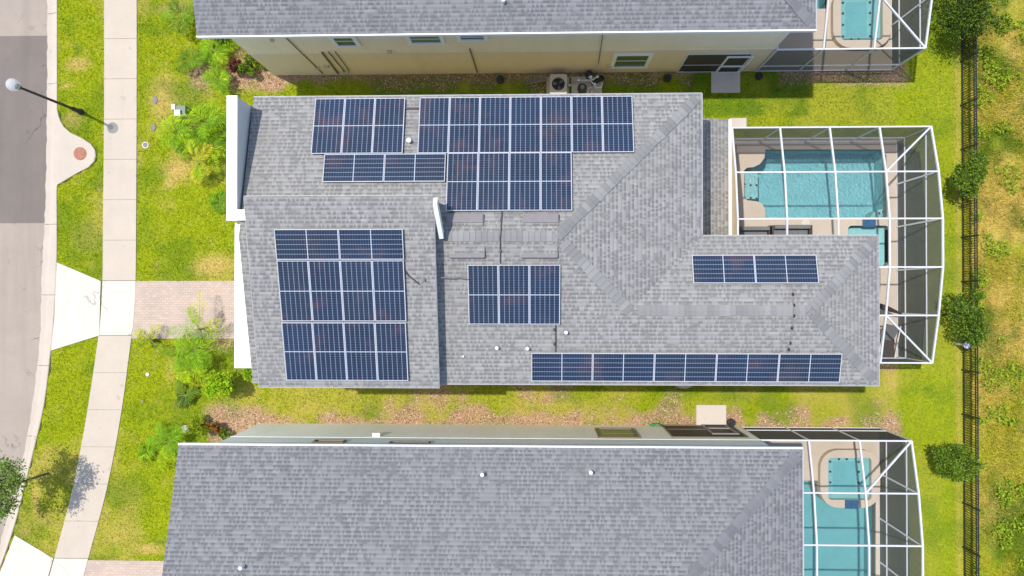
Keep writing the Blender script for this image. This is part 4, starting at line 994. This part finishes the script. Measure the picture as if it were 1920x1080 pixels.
# ------------------------------------------------------------ street furniture and small things
b = P(152, 210)
SL = thing('street_lamp', (b.x, b.y, 0), 'tall bronze street lamp with white globe standing on the grass verge', 'street lamp')
top = Vector((b.x, b.y, 4.05))
b0 = Vector((b.x, b.y, 0)); m = MB(); m.lathe((b.x, b.y, .02), [(.14, 0), (.14, .05), (.10, .10), (.085, .6), (.07, .65)], 14); m.build('base', M['wicker'], SL, True)
MB().tube([b0+Vector((0, 0, .1)), b0+Vector((0, 0, 2.5)), top], [.06, .052, .045], 12).build('pole', M['wicker'], SL, True)
m = MB(); m.lathe((b.x, b.y, 4.05), [(.05, 0), (.11, .05), (.12, .14)], 14); m.build('lamp_collar', M['wicker'], SL, True)
m = MB(); m.lathe((b.x, b.y, 4.19), [(.11, 0), (.20, .12), (.245, .25), (.21, .38), (.11, .47), (.03, .50)], 18); m.build('lamp_globe', M['globe'], SL, True)

def disc(name, px, py, r, mat, label, cat, h=.05, ring=None, group=None, z=.0, sx=1, sy=1):
    c = P(px, py, z); t = thing(name, (c.x, c.y, z), label, cat, group)
    if ring: MB().lathe((c.x, c.y, z), [(r*1.5, 0), (r*1.5, h), (r*1.42, h+.004)], 20, sx, sy).build('collar', ring, t)
    MB().lathe((c.x, c.y, z+(.006 if ring else 0)), [(r, 0), (r, h), (r*.9, h+.008)], 20, sx, sy).build('lid', mat, t)
    return t
disc('manhole_cover', 150, 288, .28, M['iron'], 'round rusty manhole cover in the white kerb bulge', 'manhole cover', .012, z=.045)
disc('cleanout_cover', 273, 272, .10, M['greyvent'], 'round white cleanout ring in the grass near the sidewalk', 'cleanout', .03, M['newc'])
disc('cleanout_cover', 347, 804, .11, M['pad'], 'round pale cleanout beside the yellow green shrub', 'cleanout', .03, M['newc'])
disc('valve_lid', 291, 188, .14, M['greyvent'], 'oval grey valve lid level with the green utility box', 'valve lid', .03, sx=.75, sy=1.2)
disc('valve_lid', 288, 239, .13, M['greyvent'], 'oval grey valve lid just above the white cleanout ring', 'valve lid', .03, sx=.75, sy=1.2)
disc('sprinkler_head', 277, 702, .075, M['white'], 'white sprinkler cap in grass south of the driveway', 'sprinkler', .04)
disc('sprinkler_head', 268, 752, .06, M['greyvent'], 'grey sprinkler cap in grass lower than the white one', 'sprinkler', .04)
c = P(336, 207, .7); t = thing('utility_box', (c.x, c.y, 0), 'green utility pedestal with pale lids beside the palms', 'utility box')
MB().box(c.x-.22, c.x+.22, c.y-.22, c.y+.22, 0, .62).build('cabinet', M['greenbox'], t)
m = MB(); m.box(c.x-.20, c.x+.05, c.y-.24, c.y+.02, .625, .74); m.build('lid', M['trim'], t)
m = MB(); m.box(c.x-.36, c.x-.20, c.y+.05, c.y+.28, 0, .66); m.build('marker', M['newc'], t)
for px, py, lab in ((1360, 155, 'beige concrete step pad outside the upper house lanai door'), (1333, 781, 'pale concrete step pad outside the lower house lanai door'), (1383, 231, 'small pale concrete pad at the top left corner of the middle pool cage')):
    w_, h_ = {1360: (27, 20), 1333: (28, 22), 1383: (16, 9)}[px]; a = P(px-w_, py+h_); b = P(px+w_, py-h_)
    o = MB().box(a.x, b.x, a.y, b.y, -.02, .09); o = o.build('concrete_pad', M['pad']); tag(o, lab, 'concrete pad', 'concrete pads by the houses')
    bv = o.modifiers.new('b', 'BEVEL'); bv.width = .015; bv.segments = 2
c = P(1282, 712); o = tag(MB().lathe((c.x, c.y+.25, 0), [(.62, 0), (.62, .08), (.58, .10)], 24).build('concrete_pad', M['pad']), 'rounded concrete pad peeking out below the middle house gutter', 'concrete pad')
# air conditioner
c = P(1047, 158, .8); AC = thing('air_conditioner', (c.x, c.y, 0), 'beige air conditioner with round black fan against the upper house', 'air conditioner')
a_ = .36; MB().box(c.x-.48, c.x+.48, c.y-.5, c.y+.5, -.01, .08).build('base_pad', M['pad'], AC)
o = MB().slab(rrect(c.x-a_, c.x+a_, c.y-.42, c.y+.42, .09), .08, .80, [arc(c.x, c.y+.02, .27, 0, 350, 27)]).build('cabinet', M['beige'], AC)
MB().lathe((c.x, c.y+.02, .62), [(.27, 0), (.0, .001)], 20).build('fan_well', M['black'], AC)
m = MB()
for k in range(3):
    an = k*2.094+.4; d = Vector((math.cos(an), math.sin(an), 0)); e = Vector((math.cos(an+.75), math.sin(an+.75), 0)); q = Vector((c.x, c.y+.02, .70))
    m.face([q+d*.04, q+d*.24, q+(d+e)*.135+Vector((0, 0, -.03)), q+e*.20+Vector((0, 0, -.05)), q+e*.04])
m.build('fan_blade', M['greyvent'], AC)
MB().lathe((c.x, c.y+.02, .70), [(.06, 0), (.06, .03), (.03, .05)], 12).build('fan_hub', M['dark'], AC)
m = MB()
for r_ in (.08, .14, .20, .265): m.tube([(c.x+r_*math.cos(i*math.pi/12), c.y+.02+r_*math.sin(i*math.pi/12), .80) for i in range(25)], .003, 4)
m.build('fan_grille', M['dark'], AC)
# pool equipment
c = P(1105, 155, .4); PE = thing('pool_equipment', (c.x, c.y, 0), 'black pool pump and filter with white pipes beside the air conditioner', 'pool pump')
MB().box(c.x-.75, c.x+.55, c.y-.5, c.y+.35, 0, .06).build('base_pad', M['pad'], PE)
def pt(px, py, z): return P(px, py, z)
q = pt(1092, 164, .6); m = MB(); m.lathe((q.x, q.y, .06), [(.17, 0), (.19, .1), (.19, .5), (.13, .62), (.05, .66)], 16); m.build('filter_tank', M['dark'], PE, True)
m = MB(); m.lathe((q.x, q.y, .70), [(.09, 0), (.09, .02), (.05, .03)], 14); m.build('tank_lid', M['greyvent'], PE)
q = pt(1105, 138, .5); m = MB(); m.lathe((q.x, q.y, .06), [(.13, 0), (.14, .4), (.09, .5)], 14); m.build('pump_basket', M['black'], PE, True)
q0 = pt(1120, 152, .3); MB().tube([q0+Vector((-.25, -.1, 0)), q0+Vector((.25, .15, 0))], .11, 12).build('pump_motor', M['black'], PE, True)
for pts in ([(1084, 151, .5), (1098, 151, .5), (1107, 150, .55), (1112, 157, .6)], [(1103, 144, .6), (1112, 150, .6), (1120, 143, .6)], [(1112, 157, .5), (1118, 165, .5), (1128, 163, .5), (1130, 153, .5)], [(1102, 178, .4), (1102, 166, .4), (1110, 163, .4)], [(1110, 176, .4), (1109, 170, .4)]):
    MB().tube([pt(*p_) for p_ in pts], .028, 8).build('water_pipe', M['pvc'], PE, True)
for p_ in ((1115, 158, .62), (1120, 144, .62), (1085, 151, .55), (1108, 144, .62), (1068, 160, .3)):
    q = pt(*p_); MB().box(q.x-.05, q.x+.05, q.y-.04, q.y+.04, q.z-.05, q.z+.05).build('valve', M['pvc'], PE)
q = pt(1078, 168, .25); MB().box(q.x-.14, q.x+.14, q.y-.22, q.y+.22, .06, .3).build('control_box', M['pad'], PE)
a, b = pt(987, 150, .15), pt(1026, 143, .7); t = thing('pipe_bundle', (a.x, a.y, 0), 'grey slanting pipe bundle left of the air conditioner', 'pipes')
for k in range(3): MB().tube([a+Vector((0, -.08*k, 0)), b+Vector((0, -.08*k, 0))], .025, 6).build('pipe', M['greyvent'], t)
for px, py, r_, lab in ((938, 148, .17, 'flat black drain box in mulch left of the air conditioner'), (1252, 145, .17, 'black drain box near the upper lanai opening'), (1424, 142, .15, 'round black drain box right of the upper concrete pad'), (1372, 793, .17, 'dark grey drain box right of the lower concrete pad')):
    c = P(px, py, .2); t = thing('drain_box', (c.x, c.y, 0), lab, 'drain box', 'black drain boxes by the walls')
    MB().lathe((c.x, c.y, 0), [(r_, 0), (r_*.95, .2), (r_*.8, .24)], 12).build('body', M['dark'], t); MB().lathe((c.x, c.y, .242), [(r_*.7, 0), (r_*.65, .02)], 12).build('lid', M['black'], t)
c = P(1230, 799, .3); t = thing('hose_reel', (c.x, c.y, 0), 'coiled bright green garden hose by the lower house wall', 'garden hose')
m = MB()
for k in range(5): m.tube([(c.x+(.23-.008*k)*math.cos(i*math.pi/10), c.y-.02+(.11)*math.sin(i*math.pi/10), .12+.045*k) for i in range(21)], .024, 6)
m.build('hose_coil', M['hose'], t, True); MB().tube([(c.x+.2, c.y, .1), (c.x+.34, c.y+.02, .12), (c.x+.36, c.y-.08, .3)], .02, 6).build('hose_end', M['dark'], t)
c = P(1813, 647, 1.0); t = thing('marker_post', (c.x, c.y, 0), 'short post with white cap behind the fence', 'post')
MB().box(c.x-.04, c.x+.04, c.y-.04, c.y+.04, 0, .95).build('shaft', M['trim'], t); MB().lathe((c.x, c.y, .95), [(.13, 0), (.14, .06), (.08, .12)], 12).build('cap', M['white'], t)

# pool side furniture
def sofa(name, px0, px1, py, label, cat='outdoor sofa'):
    a = P(px0, py, .6); b = P(px1, py, .6); t = thing(name, ((a.x+b.x)/2, a.y, DZ), label, cat, 'dark seats under the pool cage')
    x0, x1, y0 = a.x, b.x, a.y
    MB().box(x0, x1, y0-.75, y0, DZ+.08, .42).build('seat_frame', M['wicker'], t)
    MB().box(x0, x1, y0-.01, y0+.14, DZ+.08, .85).build('backrest', M['cushion'], t)
    for s in (x0-.14, x1+.001): MB().box(s, s+.139, y0-.75, y0+.14, DZ+.08, .66).build('armrest', M['wicker'], t)
    MB().box(x0+.02, x1-.02, y0-.72, y0-.03, .422, .54).build('seat_cushion', M['cushion'], t)
sofa('sofa', 1386, 1440, 432, 'dark wicker sofa under the roof edge nearest the gutter')
sofa('sofa', 1450, 1516, 429, 'longer grey cushioned sofa in the middle of the roof edge')
c = P(1511, 418, .5); t = thing('side_table', (c.x, c.y, DZ), 'small round white table above the longer sofa', 'table')
MB().tube([(c.x, c.y, DZ), (c.x, c.y, .5)], .03, 8).build('leg', M['pvc'], t); MB().lathe((c.x, c.y, .5), [(.16, 0), (.17, .02), (.16, .03)], 18).build('tabletop', M['pad'], t)
c = P(1660, 645, .4); t = thing('lounge_chair', (c.x, c.y, DZ), 'brown pool lounge chair beside the wing roof corner', 'lounge chair')
m = MB(); m.box(c.x-.32, c.x+.36, c.y-.7, c.y+.2, .36, .42); m.build('seat', M['wicker'], t)
m = MB(); m.beam((c.x, c.y+.2, .4), (c.x+.1, c.y+.78, .85), .62, .05); m.build('backrest', M['cushion'], t)
for sx in (-.33, .33): MB().beam((c.x+sx+.02, c.y-.65, .42), (c.x+sx+.12, c.y+.75, .80), .03, .03).build('side_rail', M['pvc'], t)
for sx in (-.28, .3):
    for sy in (-.62, .15): MB().beam((c.x+sx, c.y+sy, DZ), (c.x+sx, c.y+sy, .36), .04, .04).build('leg', M['wicker'], t)
a = P(1648, 573, 1.5); b = P(1690, 588, 1.1); t = thing('umbrella', (a.x, a.y, DZ), 'closed dark patio umbrella leaning near the cage east wall', 'umbrella')
MB().tube([a, a.lerp(b, .3), b], [.10, .12, .03], 8).build('canopy', M['wicker'], t); MB().tube([(a.x, a.y, DZ), tuple(a)], .03, 8).build('pole', M['wicker'], t)
MB().lathe((a.x, a.y, DZ), [(.25, 0), (.25, .06), (.05, .1)], 14).build('base', M['dark'], t)

S.cycles.transparent_max_bounces = 16; S.cycles.max_bounces = 6
